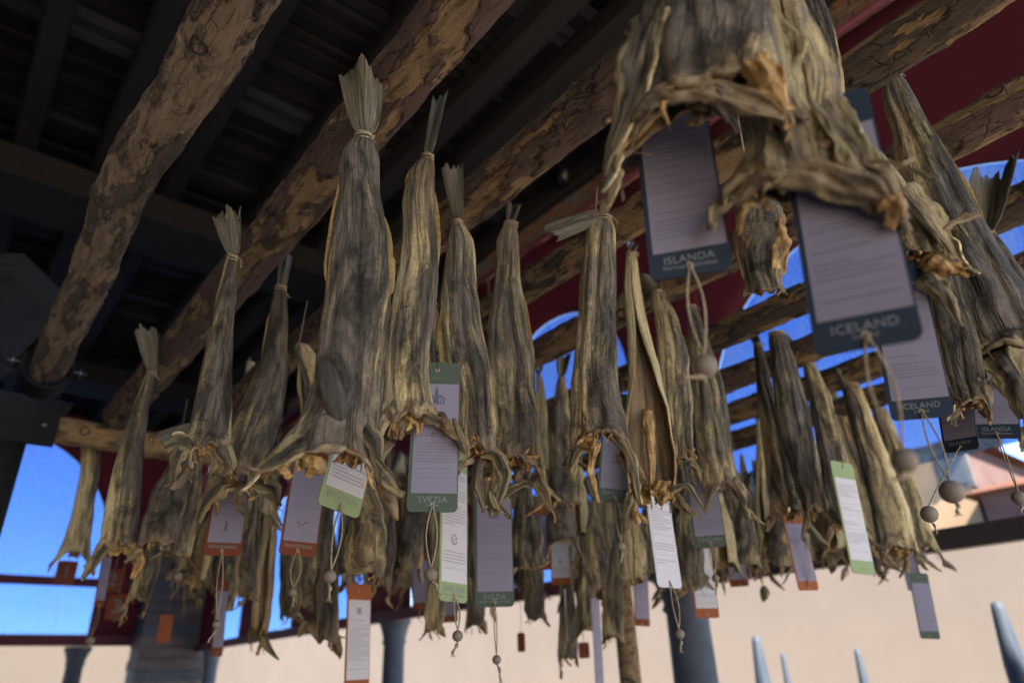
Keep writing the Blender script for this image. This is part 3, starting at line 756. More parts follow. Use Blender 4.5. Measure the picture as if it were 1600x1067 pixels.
    # tail fin
    if tail:
        tip, tw, nfr = tail
        tx, tz = pp(tip); dirv = np.array([tx, tz]); Lt = np.linalg.norm(dirv); dirv /= max(Lt, 1e-6); pr_ = np.array([dirv[1], -dirv[0]])
        hw = tw * 0.5 * D / F * (1.35 if tw > 60 else 1.15)
        a, bN = (56, 30) if hi else (20, 8)
        V = []; UV = []
        c0 = C[0]
        ragv = vn(np.stack([np.arange(a) * 0.35, np.full(a, float(seed)), np.zeros(a)], -1))
        for j in range(bN):
            s_ = j / (bN - 1)
            for i in range(a):
                u_ = -1 + 2 * i / (a - 1)
                rag = 1.0 + 0.12 * (ragv[i] - 0.6) - 0.02 * (i % 3 == 0) - (0.30 if nfr > 4 else 0.08) * max(0, math.sin(u_ * nfr + seed)) ** 8
                l_ = s_ * Lt * (1 + (rag - 1) * s_ ** 5) * (1 + (0.13 * math.sin(seed * 1.9) * u_ + 0.05 * math.sin(u_ * 5 + seed)) * s_)
                hw_ = wn_ * 0.9 + (hw - wn_ * 0.9) * (s_ ** 0.5)
                q_ = dirv * l_ + pr_ * hw_ * u_
                yy = 0.6 * hw_ * math.cos(u_ * (1.5 + (seed % 5) * 0.7) + seed) * (0.5 + 0.5 * s_) + 0.0009 * math.cos(i * math.pi) * 1 - 0.012
                V.append((q_[0] + c0 * (1 - s_), yy, q_[1])); UV.append((u_ * 0.5 + 0.5, s_))
        m_ = mesh('tail_fin', V, gridf(a, bN), ['fin_membrane'], True, UV)
        to = link('tail_fin', m_, root); q_ = to.modifiers.new('thickness', 'SOLIDIFY'); q_.thickness = 0.0018
    # twine at the neck
    b = B(); ph = np.linspace(0, 2 * math.pi * 3.4, 70 if hi else 30)
    rr = wn_ * 1.12 + 0.003
    b.tube(np.stack([C[0] + rr * np.cos(ph), rr * 0.8 * np.sin(ph), 0.004 + Z[0] - ph * 0.0011 + 0.002 * np.sin(ph * 0.7)], -1), 0.0019, 6)
    rw = np.cumsum(np.array([[rg.uniform(-.004, .008), rg.uniform(-.004, .002), -rg.uniform(0.002, .008)] for _ in range(7)]), 0)
    b.tube(rw + np.array([C[0] + rr, -rr * 0.5, Z[0]]), 0.0015, 5)
    b.tube([(C[0] - rr * 0.6, rr * 0.3, Z[0]), (C[0] - rr * 0.6 + 0.004, rr * 0.3 + 0.02, Z[0] + 0.04), (C[0] + lz, rr + 0.03, H - T[2] - 0.02)] , 0.0017, 5)
    b.make('twine', 'hemp_twine', root, True)
    def surf(v, side, out=0.0):
        i = int(v * (nv - 1)); return np.array([C[i] + side * (W[i] * 0.96 + out), 0.0, Z[i]])
    for (side, v0, v1, wd_, sk) in fins:
        a, bN = 40, 7; V = []; UV = []
        for i in range(a):
            s_ = i / (a - 1); v = v0 + (v1 - v0) * s_
            env = (math.sin(math.pi * min(1, s_ ** sk)) ** 0.7) * wd_
            for j in range(bN):
                e = j / (bN - 1)
                p = surf(v, side, -0.006 + env * e)
                p[1] = 0.006 * math.sin(s_ * 9 + seed) * e - 0.004; p[2] -= (0.8 + 0.5 * math.sin(i * 0.37 + seed)) * env * e
                V.append(p); UV.append((e, s_))
        m_ = mesh('fin', V, gridf(bN, a), ['yellow_fin'], True, UV); fo = link('fin', m_, root)
        fo.modifiers.new('thickness', 'SOLIDIFY').thickness = 0.0016
    if pect:
        (p0, p1, wpx) = pect
        x0, z0 = pp(p0); x1, z1 = pp(p1); hw = wpx * 0.5 * D / F
        a, bN = 16, 26; V = []; UV = []
        for j in range(bN):
            s_ = j / (bN - 1); e = (math.sin(math.pi * (0.05 + 0.90 * s_)) ** 0.7)
            zz = z0 + (z1 - z0) * s_; i_ = int(np.clip(np.searchsorted(-Z, -zz), 0, nv - 1))
            for i in range(a):
                u_ = -1 + 2 * i / (a - 1)
                V.append((x0 + (x1 - x0) * s_ + hw * e * u_, -W[i_] * depth * 0.86 - 0.012 - 0.014 * math.sin(s_ * 3.0) + 0.010 * u_ * u_ + 0.014 * s_ ** 3 + 0.0015 * (i % 2), zz)); UV.append((u_ * 0.5 + 0.5, s_))
        m_ = mesh('pectoral_fin', V, gridf(a, bN), ['dark_fin'], True, UV); fo = link('pectoral_fin', m_, root)
        fo.modifiers.new('thickness', 'SOLIDIFY').thickness = 0.003
    # flesh scraps and sinews under the rim
    if scraps:
        b = B(); sc = Lb / 0.7 if hi else Lb / 0.55
        for s_ in range(scraps):
            i = rg.randrange(nu); p = np.array([Rx[i] * 0.8 + C[-1] * 0.2, Ry[i] * 0.6, Rz[i] + 0.02 * sc])
            n_ = 9; pts = [p.copy()]; d_ = np.array([rg.uniform(-1, 1) * 0.5, rg.uniform(-.5, .5), -1.0])
            for _ in range(n_ - 1):
                d_ = d_ + np.array([rg.uniform(-1, 1), rg.uniform(-1, 1), rg.uniform(-.3, .3)]) * 0.5; d_ /= np.linalg.norm(d_)
                p = p + d_ * rg.uniform(0.006, 0.012) * sc; pts.append(p.copy())
            rad = np.array([rg.uniform(0.3, 1.0) for _ in range(n_)]) * rg.choice([0.003, 0.006, 0.010]) * sc; rad[-1] *= 0.3
            pts = np.array(pts)
            b.tube(pts, rad, 7)
        for s_ in range(scraps * 2):
            i = rg.randrange(nu); p = np.array([Rx[i], Ry[i], Rz[i] + 0.004]); pts = [p.copy()]; d_ = np.array([rg.uniform(-1, 1), rg.uniform(-1, 0.4), -0.8])
            for _ in range(6):
                d_ = d_ + np.array([rg.uniform(-1, 1), rg.uniform(-1, 1), rg.uniform(-1, .6)]) * 0.5; d_ /= np.linalg.norm(d_)
                p = p + d_ * 0.007 * sc; pts.append(p.copy())
            b.tube(np.array(pts), 0.0013 * sc, 5)
        so_ = b.make('flesh_scraps', 'dried_flesh', root, True); so_['kind'] = 'stuff'
        nfl = 3 if hi else 2
        for s_ in range(nfl):
            sd_ = rg.choice([-1, 1]); i0 = int(np.argmin(np.abs(a_ - sd_ * rg.uniform(0.9, 2.2))))
            p0 = np.array([Rx[i0], Ry[i0] * 0.8, Rz[i0] + 0.02 * sc]); ln = rg.uniform(0.05, 0.10) * sc
            d_ = np.array([sd_ * rg.uniform(-0.2, 0.5), rg.uniform(-0.5, 0.5), -1.0]); d_ /= np.linalg.norm(d_)
            wd0 = rg.uniform(0.012, 0.024) * sc; n1, n2 = (22, 12) if hi else (10, 6); V = []; UV = []
            cr_ = rg.uniform(-1.5, 1.5); side_ = np.array([math.cos(cr_), math.sin(cr_), 0.0])
            QQ, UU = np.meshgrid(np.linspace(0, 1, n1), np.linspace(-1, 1, n2), indexing='ij')
            E_ = (1 - QQ) ** 0.55 * (0.55 + 0.9 * np.sin(QQ * 2.6)) * wd0
            NZ = fbm(np.stack([QQ * 3 + s_ * 7, UU * 1.5, UU * 0 + seed], -1), 3) - 0.5
            sv2 = np.array([-side_[1], side_[0], 0])
            V = p0 + d_ * ln * QQ[..., None] + np.array([0.35 * ln * sd_, 0, 0]) * QQ[..., None] ** 2 + side_ * (UU * E_)[..., None] + sv2 * (0.6 * E_ * UU ** 2 + NZ * 0.03 * sc)[..., None] + np.array([0, 0, 0.015 * sc]) * NZ[..., None]
            V = V.reshape(-1, 3); UV = np.stack([UU * 0.5 + 0.5, 0.9 + 0.1 * QQ], -1).reshape(-1, 2)
            fo = link('collar_flap', mesh('collar_flap', V, gridf(n2, n1), ['dried_skin' if s_ else 'dried_lining'], True, UV), root); fo.color = (0.45, 0.5, 0.5, 1)
            fo.modifiers.new('thickness', 'SOLIDIFY').thickness = 0.004
        if hi:
            for s_ in range(2):
                V = []; n1 = 16; r0 = rg.uniform(0.016, 0.03) * sc
                c_ = np.array([C[-1] + rg.uniform(-0.6, 0.6) * W[-1], rg.uniform(-0.3, 0.5) * W[-1], Z[-1] + drop * 0.8 - 0.01 * sc])
                v_, u_ = np.meshgrid(np.linspace(-1, 1, n1), np.linspace(-1, 1, n1), indexing='ij')
                q_ = np.stack([u_ * 1.4 + s_ * 9 + seed, v_ * 1.4, u_ * 0], -1)
                V = (c_ + r0 * np.stack([u_ * 0.9 + 1.4 * (vn(q_ * 1.3, 1) - .5), 3.0 * (fbm(q_ * 1.6, 3, 5) - .5), v_ * 1.1 + 1.4 * (vn(q_ * 1.3, 3) - .5)], -1)).reshape(-1, 3)
                fo = link('flesh_fold', mesh('flesh_fold', V, gridf(n1, n1), ['dried_flesh'], True), root)
                fo.modifiers.new('thickness', 'SOLIDIFY').thickness = 0.005
    return root
def mk_dfin():
    n = N('dark_fin'); uv = tc(n, 'UV')
    w = n.noise(uv, 1, 3, 0.6, (30, 1.5, 1), 0.2)
    c = n.ramp(w, [(0.35, (0.022, 0.020, 0.018)), (0.55, (0.07, 0.060, 0.048)), (0.75, (0.20, 0.155, 0.11))])
    n.col(c, 0.6, 0.35); n.bump(w, 1.0, 0.005)
mk_dfin()

FISH = [
 dict(label='largest fish in focus, grey skin, fan tail up against the reddish log, wide pointed collar', ztie=1.04, tie=(568, 212), st=[(212, 556, 582), (240, 538, 590), (300, 532, 594), (360, 523, 604), (420, 512, 607), (480, 505, 604), (540, 498, 600), (600, 490, 596), (640, 476, 592)],
      lt=(393, 742), rt=(594, 757), flare=0.8, fr=(505, 705), tail=((566, 112), 70, 4), dark=0.02, fins=[(-1, 0.16, 0.66, 0.018, 1), (1, 0.30, 0.66, 0.024, 1)], pect=((505, 573), (530, 672), 36), strips=[(((560, 668), (585, 700), (592, 757)), (34, 30, 8), 's'), (((485, 690), (440, 722), (395, 743)), (44, 30, 5), 'k'), (((478, 712), (492, 734), (480, 750)), (20, 28, 8), 'f'), (((440, 730), (452, 752)), (18, 8), 'f'), (((572, 700), (600, 738), (612, 744)), (12, 7, 3), 's')], seed=3, scraps=7),
 dict(label='yellowish fish right of the largest one, tail curled up, its collar over the church card', tie=(668, 243), st=[(243, 660, 676), (270, 640, 678), (320, 631, 679), (380, 630, 682), (430, 622, 684), (480, 614, 682), (540, 605, 672), (600, 600, 670), (630, 597, 674)],
      lt=(583, 690), rt=(707, 672), fr=(645, 652), tail=((688, 152), 24, 2), dark=0.38, fins=[(1, 0.1, 0.55, 0.02, 1), (-1, 0.02, 0.2, 0.014, 1)], strips=[(((606, 640), (590, 680), (575, 712), (582, 748)), (26, 26, 18, 6), 's'), (((650, 650), (685, 664), (708, 672)), (26, 20, 6), 's'), (((612, 690), (592, 725), (600, 752)), (16, 14, 4), 'l'), (((630, 655), (625, 690)), (22, 8), 'l')], seed=7, scraps=6),
 dict(label='brown fish with a bushy tail fin hanging in front of the third log', ztie=1.09, tie=(716, 345), st=[(345, 708, 722), (375, 701, 738), (440, 693, 744), (500, 692, 750), (560, 697, 762), (620, 716, 768), (660, 712, 772)],
      lt=(716, 738), rt=(770, 782), fr=(742, 700), tail=((706, 262), 38, 4), dark=0.30, fins=[(-1, 0.42, 0.8, 0.026, 1)], strips=[(((722, 690), (706, 722), (690, 746)), (26, 22, 6), 's'), (((745, 700), (778, 715), (790, 745), (776, 792)), (30, 26, 20, 8), 's'), (((744, 716), (716, 734), (690, 742)), (10, 12, 8), 's'), (((750, 715), (742, 760), (758, 800)), (20, 18, 5), 'l')], seed=11, scraps=6),
 dict(label='olive fish with dark side stripes, second right of the church card', tie=(797, 348), st=[(348, 788, 806), (375, 778, 808), (440, 774, 812), (500, 764, 822), (560, 761, 832), (620, 766, 836), (680, 770, 843)],
      lt=(766, 760), rt=(860, 796), fr=(806, 722), tail=((804, 322), 22, 2), dark=0.28, fins=[(1, 0.3, 0.75, 0.022, 1), (-1, 0.3, 0.7, 0.012, 1)], strips=[(((792, 738), (776, 772), (768, 806)), (26, 24, 8), 's'), (((834, 745), (850, 772), (860, 800)), (28, 20, 5), 'k'), (((832, 752), (792, 774), (762, 800)), (9, 12, 12), 's'), (((812, 730), (806, 770)), (22, 8), 'l')], seed=13, scraps=6),
 dict(label='smooth fish bent over the fourth log with its tail fin flopped left', ztie=1.13, tie=(938, 340), st=[(340, 922, 955), (365, 915, 961), (440, 906, 961), (500, 903, 962), (560, 900, 963), (620, 893, 968), (665, 889, 976)],
      lt=(890, 738), rt=(994, 782), fr=(936, 684), tail=((856, 368), 44, 4), dark=0.32, strips=[(((962, 676), (985, 718), (994, 758), (1000, 792)), (24, 22, 16, 4), 's'), (((905, 700), (890, 738)), (26, 6), 'k'), (((932, 690), (924, 740), (936, 788)), (16, 12, 5), 'f'), (((975, 740), (1000, 735), (1012, 760)), (6, 5, 3), 's')], seed=17, scraps=5),
 dict(label='split fish opened in an upside down V, right of the bent one', tie=(985, 395), st=[(395, 979, 993), (450, 975, 1000), (520, 981, 1014), (580, 984, 1030), (640, 979, 1044), (700, 977, 1052), (735, 982, 1054)],
      lt=(985, 792), rt=(1050, 778), fr=(1015, 770), roll=True, gap=0.42, tail=((993, 383), 14, 2), dark=0.45, strips=[(((1045, 768), (1075, 760), (1102, 804)), (12, 8, 4), 's'), (((988, 770), (976, 812)), (18, 5), 's'), (((1010, 640), (1018, 700), (1020, 760)), (18, 14, 8), 'f')], seed=19, scraps=5),
 dict(label='tan fish with a spread dark tail fin under the fifth log', ztie=1.14, tie=(1025, 455), st=[(455, 1019, 1034), (500, 1024, 1058), (560, 1031, 1075), (620, 1034, 1082), (660, 1038, 1082)],
      lt=(1040, 765), rt=(1082, 748), fr=(1060, 720), tail=((1010, 432), 34, 3), dark=0.42, seed=23, scraps=3, gap=0.1),
 dict(label='fish beside the blurred bead, belly slit open above a green topped card', tie=(1078, 478), st=[(478, 1072, 1086), (540, 1078, 1108), (600, 1080, 1128), (660, 1086, 1140), (705, 1092, 1142)],
      lt=(1100, 785), rt=(1162, 792), fr=(1128, 758), dark=0.30, strips=[(((1130, 740), (1110, 770), (1102, 800)), (24, 14, 5), 's'), (((1140, 745), (1165, 780), (1168, 812)), (22, 14, 4), 's')], seed=29, scraps=4, fins=[(1, 0.3, 0.7, 0.012, 1)]),
 dict(label='slim dark fish hanging from crossed tails right of the blurred bead', tie=(1184, 537), st=[(537, 1177, 1190), (600, 1183, 1205), (660, 1188, 1225), (720, 1194, 1245), (765, 1200, 1256)],
      lt=(1206, 816), rt=(1264, 826), fr=(1230, 800), tail=((1150, 485), 18, 3), dark=0.05, seed=31, scraps=4),
 dict(label='broad dark fish with a thin yellow edge, against the blue gaps', tie=(1208, 520), st=[(520, 1200, 1226), (580, 1206, 1246), (640, 1214, 1264), (700, 1226, 1273), (750, 1242, 1284)],
      lt=(1262, 806), rt=(1296, 808), fr=(1275, 796), dark=0.03, seed=37, scraps=2, ztie=1.22),
 dict(label='bronze fish third from the right in the lower row, tail bent left', tie=(1262, 568), st=[(568, 1254, 1272), (620, 1264, 1298), (680, 1275, 1314), (740, 1284, 1328), (790, 1290, 1342)],
      lt=(1294, 838), rt=(1352, 852), fr=(1318, 815), tail=((1222, 535), 26, 3), dark=0.22, seed=41, scraps=4),
 dict(label='orange edged fish, second from the right in the lower row', tie=(1330, 600), st=[(600, 1314, 1342), (680, 1333, 1374), (740, 1349, 1400), (800, 1362, 1420), (835, 1370, 1430)],
      lt=(1376, 882), rt=(1440, 884), fr=(1402, 858), tail=((1318, 575), 26, 3), dark=0.30, seed=43, scraps=4, fins=[(-1, 0.0, 0.5, 0.02, 1)]),
 dict(label='rightmost dark fish of the lower row, ending in a long point over the beam', tie=(1372, 640), st=[(640, 1362, 1386), (720, 1384, 1418), (780, 1400, 1440), (830, 1410, 1456)],
      lt=(1416, 880), rt=(1480, 884), fr=(1444, 858), tail=((1352, 612), 20, 3), dark=0.18, seed=47, scraps=3),
 dict(label='fish between bronze and orange edged ones, beside the pale narrow card', tie=(1294, 610), st=[(610, 1288, 1306), (680, 1304, 1334), (760, 1326, 1362), (820, 1344, 1378)],
      lt=(1340, 872), rt=(1384, 878), fr=(1364, 860), dark=0.36, seed=49, scraps=3, D=4.1),
 dict(label='fish with a three pronged tail fin left of the largest one, twine at its neck', ztie=1.08, tie=(362, 400), st=[(400, 356, 370), (460, 341, 369), (520, 331, 363), (580, 318, 360), (640, 304, 360), (680, 298, 362)],
      lt=(298, 740), rt=(362, 745), fr=(332, 702), tail=((354, 332), 40, 6), dark=0.12, strips=[(((335, 690), (356, 728), (346, 745)), (34, 24, 8), 's'), (((305, 700), (280, 690), (256, 702)), (30, 28, 8), 'k'), (((290, 690), (274, 722), (270, 756)), (26, 22, 8), 's')], seed=53, scraps=5, fins=[(-1, 0.15, 0.4, 0.01, 1)]),
 dict(label='dark olive fish curving left behind the reddish log, black bristles at its end', tie=(438, 448), st=[(448, 431, 447), (500, 419, 450), (560, 411, 449), (620, 386, 446), (680, 356, 432), (715, 336, 422)],
      lt=(316, 800), rt=(428, 788), fr=(372, 745), tail=((448, 395), 18, 2), dark=0.12, strips=[(((395, 750), (428, 768), (434, 786)), (28, 20, 6), 's'), (((352, 752), (322, 785), (308, 818)), (34, 24, 6), 's'), (((380, 755), (372, 790), (384, 806)), (22, 16, 5), 'l')], seed=59, scraps=6, fins=[(-1, 0.1, 0.6, 0.014, 1)]),
 dict(label='thin fish with a feathery tail in front of the lit end of the reddish log', ztie=1.1, tie=(237, 580), st=[(580, 230, 243), (620, 215, 233), (680, 195, 227), (740, 176, 222), (800, 163, 216), (840, 158, 214)],
      lt=(146, 884), rt=(214, 890), fr=(188, 850), tail=((227, 513), 28, 4), dark=0.15, strips=[(((170, 845), (152, 872), (142, 892)), (22, 14, 4), 's'), (((200, 845), (218, 875), (206, 905)), (22, 16, 5), 'f')], seed=61, scraps=5),
 dict(label='leftmost fish, tan, looped over the cross log before the blue arch', tie=(143, 680), st=[(680, 128, 158), (740, 126, 155), (790, 115, 147), (835, 104, 142)],
      lt=(74, 894), rt=(144, 898), fr=(118, 866), dark=0.42, seed=67, scraps=3, D=4.3, tail=((128, 690), 20, 2)),
 dict(label='black and tan fish slanting left behind the three pronged one', tie=(302, 670), st=[(670, 292, 310), (720, 268, 302), (770, 238, 292), (815, 222, 282)],
      lt=(212, 868), rt=(282, 850), fr=(244, 850), dark=-0.02, seed=71, scraps=4, D=2.6, tail=((252, 692), 26, 4)),
 dict(label='big dark fish at upper right, tail hooked over the fourth log by frayed twine', tie=(1398, 118), st=[(118, 1378, 1408), (150, 1378, 1425), (200, 1390, 1452), (260, 1402, 1488), (320, 1410, 1520), (400, 1428, 1562), (470, 1452, 1600), (530, 1478, 1640)],
      lt=(1530, 600), rt=(1668, 640), fr=(1570, 560), dark=0.02, tail=((1328, 142), 30, 3), strips=[(((1500, 590), (1540, 632), (1546, 658)), (44, 34, 8), 's'), (((1560, 555), (1590, 600), (1604, 660)), (64, 50, 16), 'k')], seed=73, scraps=5, ztie=1.26, D=1.72, fins=[(1, 0.3, 0.7, 0.02, 1)]),
 dict(label='grey fish end with rounded belly hanging above the small blue ISLANDA card', tie=(1462, 380), st=[(380, 1445, 1475), (440, 1446, 1500), (500, 1452, 1522), (560, 1464, 1536), (600, 1476, 1540)],
      lt=(1492, 642), rt=(1550, 660), fr=(1520, 630), dark=0.0, seed=79, scraps=3, D=1.68),
 dict(label='huge blurred foreground fish at top, pointed flap over the first ISLANDA card', tie=(1120, -330), st=[(-330, 1100, 1145), (-200, 1040, 1170), (-90, 1005, 1185), (0, 988, 1196), (60, 987, 1206), (100, 990, 1214)],
      lt=(950, 278), rt=(1236, 198), fr=(1080, 165), dark=0.12, strips=[(((1024, 30), (1002, 150), (953, 278)), (120, 84, 14), 'k'), (((978, 232), (1030, 172), (1100, 156), (1180, 182), (1234, 194)), (18, 50, 60, 54, 26), 's'), (((1170, 100), (1212, 150), (1236, 190)), (56, 50, 20), 'f'), (((1108, 150), (1140, 186), (1160, 222)), (40, 34, 10), 'l'), (((1050, 165), (1045, 190), (1052, 208)), (26, 14, 4), 'f')], seed=83, scraps=6, D=0.70, depth=0.5),
 dict(label='blurred foreground fish with tan wing across the ICELAND card', tie=(1216, -70), st=[(-70, 1200, 1235), (0, 1192, 1252), (60, 1192, 1278), (120, 1184, 1304), (180, 1168, 1326), (225, 1156, 1338)],
      lt=(1122, 328), rt=(1418, 362), fr=(1250, 288), dark=0.50, strips=[(((1140, 322), (1195, 288), (1285, 285), (1375, 322), (1416, 352)), (22, 58, 64, 46, 16), 's'), (((1126, 326), (1150, 300), (1200, 240)), (10, 28, 46), 'k'), (((1196, 30), (1216, 160), (1250, 292)), (84, 116, 120), 'k'), (((1270, 150), (1330, 240), (1392, 322)), (50, 60, 40), 'k'), (((1180, 318), (1166, 350), (1158, 372)), (16, 12, 4), 'f'), (((1376, 312), (1402, 338), (1386, 362)), (34, 40, 12), 'f'), (((1330, 268), (1400, 268), (1464, 288)), (9, 7, 4), 's'), (((1290, 246), (1390, 284), (1432, 252)), (6, 5, 3), 's')], seed=89, scraps=6, D=0.76, roll=True, gap=0.12, depth=0.5),
 dict(label='small dark fish with a gold edge between the two foreground ones', tie=(1250, -90), st=[(-90, 1232, 1262), (0, 1243, 1286), (60, 1264, 1306), (120, 1284, 1316), (165, 1292, 1320)],
      lt=(1296, 206), rt=(1330, 206), fr=(1312, 196), dark=-0.02, seed=97, scraps=2, D=1.3),
 dict(label='rust coloured fish jaw hanging below the foreground wing', tie=(1190, 300), st=[(300, 1160, 1215), (340, 1152, 1222), (380, 1156, 1226), (415, 1164, 1220)],
      lt=(1166, 456), rt=(1216, 460), fr=(1190, 462), dark=0.26, strips=[(((1180, 320), (1164, 380), (1172, 444)), (50, 44, 18), 'l'), (((1206, 330), (1216, 400), (1204, 458)), (46, 38, 14), 'f')], seed=101, scraps=4, D=1.15),
 dict(label='orange tipped fish head with bony jaw spikes right of the ICELAND card', tie=(1318, 170), st=[(170, 1306, 1334), (220, 1318, 1362), (280, 1346, 1404), (330, 1374, 1438), (365, 1392, 1458)],
      lt=(1386, 352), rt=(1516, 428), fr=(1436, 402), dark=0.5, strips=[(((1400, 290), (1460, 370), (1512, 430)), (64, 48, 10), 's'), (((1440, 395), (1490, 352), (1532, 334)), (15, 13, 9), 's'), (((1490, 350), (1516, 378)), (9, 5), 's'), (((1436, 400), (1480, 420), (1516, 430)), (34, 34, 8), 'f'), (((1436, 425), (1470, 455), (1502, 510)), (34, 32, 5), 'k')], seed=103, scraps=8, D=1.25),
 dict(label='fish at the right edge with a ragged tail fin against blue', tie=(1540, 365), st=[(365, 1532, 1554), (430, 1552, 1600), (500, 1572, 1650), (560, 1590, 1690)],
      lt=(1600, 680), rt=(1720, 690), fr=(1650, 640), tail=((1556, 262), 50, 5), dark=0.04, seed=107, scraps=3, D=2.2, fins=[(-1, 0.1, 0.7, 0.03, 1)]),
 dict(label='fish with ribbed olive fin peeking out left of the largest one', tie=(472, 540), st=[(540, 462, 484), (580, 470, 510), (640, 474, 520), (700, 466, 530)],
      lt=(450, 770), rt=(540, 780), fr=(500, 760), dark=0.36, seed=109, scraps=4, D=2.3, fins=[(-1, 0.1, 0.8, 0.02, 1)]),
 dict(label='golden sunlit fish scrap hanging far behind, left of the curving dark fish', tie=(392, 566), st=[(566, 386, 398), (600, 382, 404), (640, 381, 403), (700, 392, 412), (760, 392, 420)],
      lt=(380, 810), rt=(428, 815), fr=(405, 800), dark=0.75, seed=113, scraps=3, D=3.4),  # sunlit gold put into a lighter, yellower skin tone
 dict(label='pale fish strip between the largest fish and the church card', tie=(672, 470), st=[(470, 664, 680), (520, 663, 688), (560, 664, 690), (640, 650, 692), (700, 650, 700)],
      lt=(640, 760), rt=(700, 770), fr=(670, 750), dark=0.6, seed=117, scraps=2, D=1.95),
]
for i, d in enumerate(FISH): fish(**d)
# farther fish: (x top, y top, x bottom, y bottom, width px, distance, darkness, label)
FAR = [
 (312, 700, 268, 905, 56, 3.2, .30, 'blurred tan fish behind the bead at left, widening downward'),
 (262, 800, 205, 968, 46, 3.5, .22, 'blurred fish trailing down left past the number 3 plate'),
 (338, 770, 300, 925, 40, 3.4, .12, 'blurred dark fish left of the first rust card'),
 (400, 740, 378, 968, 46, 3.2, .20, 'blurred grey fish right of the first rust card'),
 (430, 740, 404, 1016, 40, 3.6, .34, 'long blurred fish ending in a single spike between the rust cards'),
 (455, 760, 452, 985, 44, 3.9, .25, 'blurred fish under the bead of the second rust card'),
 (512, 770, 508, 1012, 50, 3.4, .10, 'dark forked fish beneath the bright SWEDEN card'),
 (572, 735, 574, 918, 84, 2.5, .55, 'fish with a yellow wishbone collar above the orange card'),
 (610, 740, 596, 935, 40, 3.3, .42, 'thin yellow fish right of the orange card'),
 (648, 740, 640, 900, 52, 3.0, .05, 'dark blurred fish just left of the church card bottom'),
 (690, 800, 678, 1006, 42, 3.7, .38, 'forked tan fish under the church card'),
 (742, 800, 742, 1004, 38, 3.9, .15, 'dark forked fish between the two lower green cards'),
 (842, 585, 846, 760, 34, 3.0, .50, 'pale slim fish against blue right of the olive one'),
 (878, 590, 880, 800, 56, 2.9, .25, 'blurred brown fish left of the bent smooth one'),
 (822, 760, 826, 900, 60, 2.8, .12, 'blurred fish right of the basket card'),
 (832, 840, 838, 985, 42, 3.9, .02, 'dark blurred fish with a brown slip hanging by it'),
 (872, 740, 880, 870, 62, 3.1, .10, 'blurred fish above the white and orange card'),
 (888, 880, 888, 1062, 40, 4.2, .18, 'lowest blurred fish, reaching the bottom edge'),
 (912, 820, 918, 1000, 38, 3.8, .45, 'yellowish blurred fish right of the white and orange card'),
 (928, 780, 935, 925, 44, 3.3, .35, 'blurred fish under the second green topped card'),
 (960, 850, 958, 1028, 44, 4.0, .28, 'blurred fish in front of the wooden pole'),
 (985, 780, 992, 930, 52, 3.2, .40, 'blurred tan fish right of the hanging grey bead'),
 (1012, 770, 1022, 915, 48, 3.6, .25, 'blurred fish behind the white card of the split fish'),
 (1072, 770, 1082, 930, 56, 3.1, .30, 'blurred fish above the stone column'),
 (1062, 840, 1066, 930, 50, 4.2, .45, 'small yellow blurred fish left of the column top'),
 (1122, 770, 1130, 900, 56, 3.4, .42, 'blurred fish under the green topped card at right'),
 (1160, 770, 1168, 892, 46, 3.7, .30, 'blurred fish right of the rust topped card'),
 (1184, 655, 1194, 868, 26, 4.2, .55, 'narrow pale fish hanging before the blue gap'),
 (1215, 770, 1220, 892, 50, 3.8, .20, 'blurred fish below the broad dark one'),
 (1248, 790, 1252, 898, 44, 4.1, .35, 'blurred fish beside the card with a pale bead'),
 (1298, 800, 1304, 870, 46, 4.1, .30, 'short blurred fish end left of the pale narrow card'),
 (1352, 800, 1362, 900, 40, 4.4, .25, 'short blurred fish end right of the pale narrow card'),
 (1392, 800, 1398, 905, 46, 4.3, .32, 'blurred fish end above the hanging grey slip'),
 (360, 880, 352, 960, 34, 4.4, .50, 'small yellow fish end below the first rust card'),
 (545, 890, 560, 985, 34, 4.4, .20, 'small dark fish end left of the orange card'),
 (855, 690, 860, 800, 40, 3.6, .40, 'blurred fish seen low between the olive and bent fish'),
 (1105, 700, 1115, 830, 36, 3.9, .45, 'blurred fish edge behind the green topped right card'),
 (480, 830, 490, 935, 40, 3.8, .42, 'yellow brown fish end right of the second rust card'),
 (775, 700, 780, 840, 44, 2.6, .30, 'fish hidden behind the basket card'),
 (905, 730, 902, 850, 44, 3.4, .48, 'blurred fish behind the left flap of the bent fish'),
]
for i, (xt, yt, xb, yb, w_, D, dk, lb) in enumerate(FAR):
    rg = random.Random(200 + i)
    L = yb - yt; st = []
    # the body really reaches up towards the log: extend above what shows
    up = at_d((xt, yt), D)
    for s_ in (0.0, 0.12, 0.35, 0.6, 0.78):
        yy = yt + L * s_; xx = xt + (xb - xt) * s_ + rg.uniform(-2, 2)
        hw = w_ * 0.42 * (0.22 + 0.65 * min(1, s_ * 2.0))
        st.append((yy, xx - hw, xx + hw))
    hw = w_ * 0.42
    fish(lb, (xt, yt), st, (xb - hw * rg.uniform(0.3, 1.4), yb + rg.choice([rg.uniform(-45, -15), rg.uniform(-8, 6)])), (xb + hw * rg.uniform(0.3, 1.4), yb + rg.choice([rg.uniform(-45, -15), rg.uniform(-8, 6)])), (xb, yt + L * rg.uniform(0.8, 0.97)), D=D,
         dark=dk, hi=False, seed=200 + i, scraps=3, tail=((xt + rg.uniform(-8, 8), yt - 34), 22, 3), group='blurred fish in the rear rows', roll=rg.random() < 0.25, gap=rg.choice([0, 0.1, 0.25]))

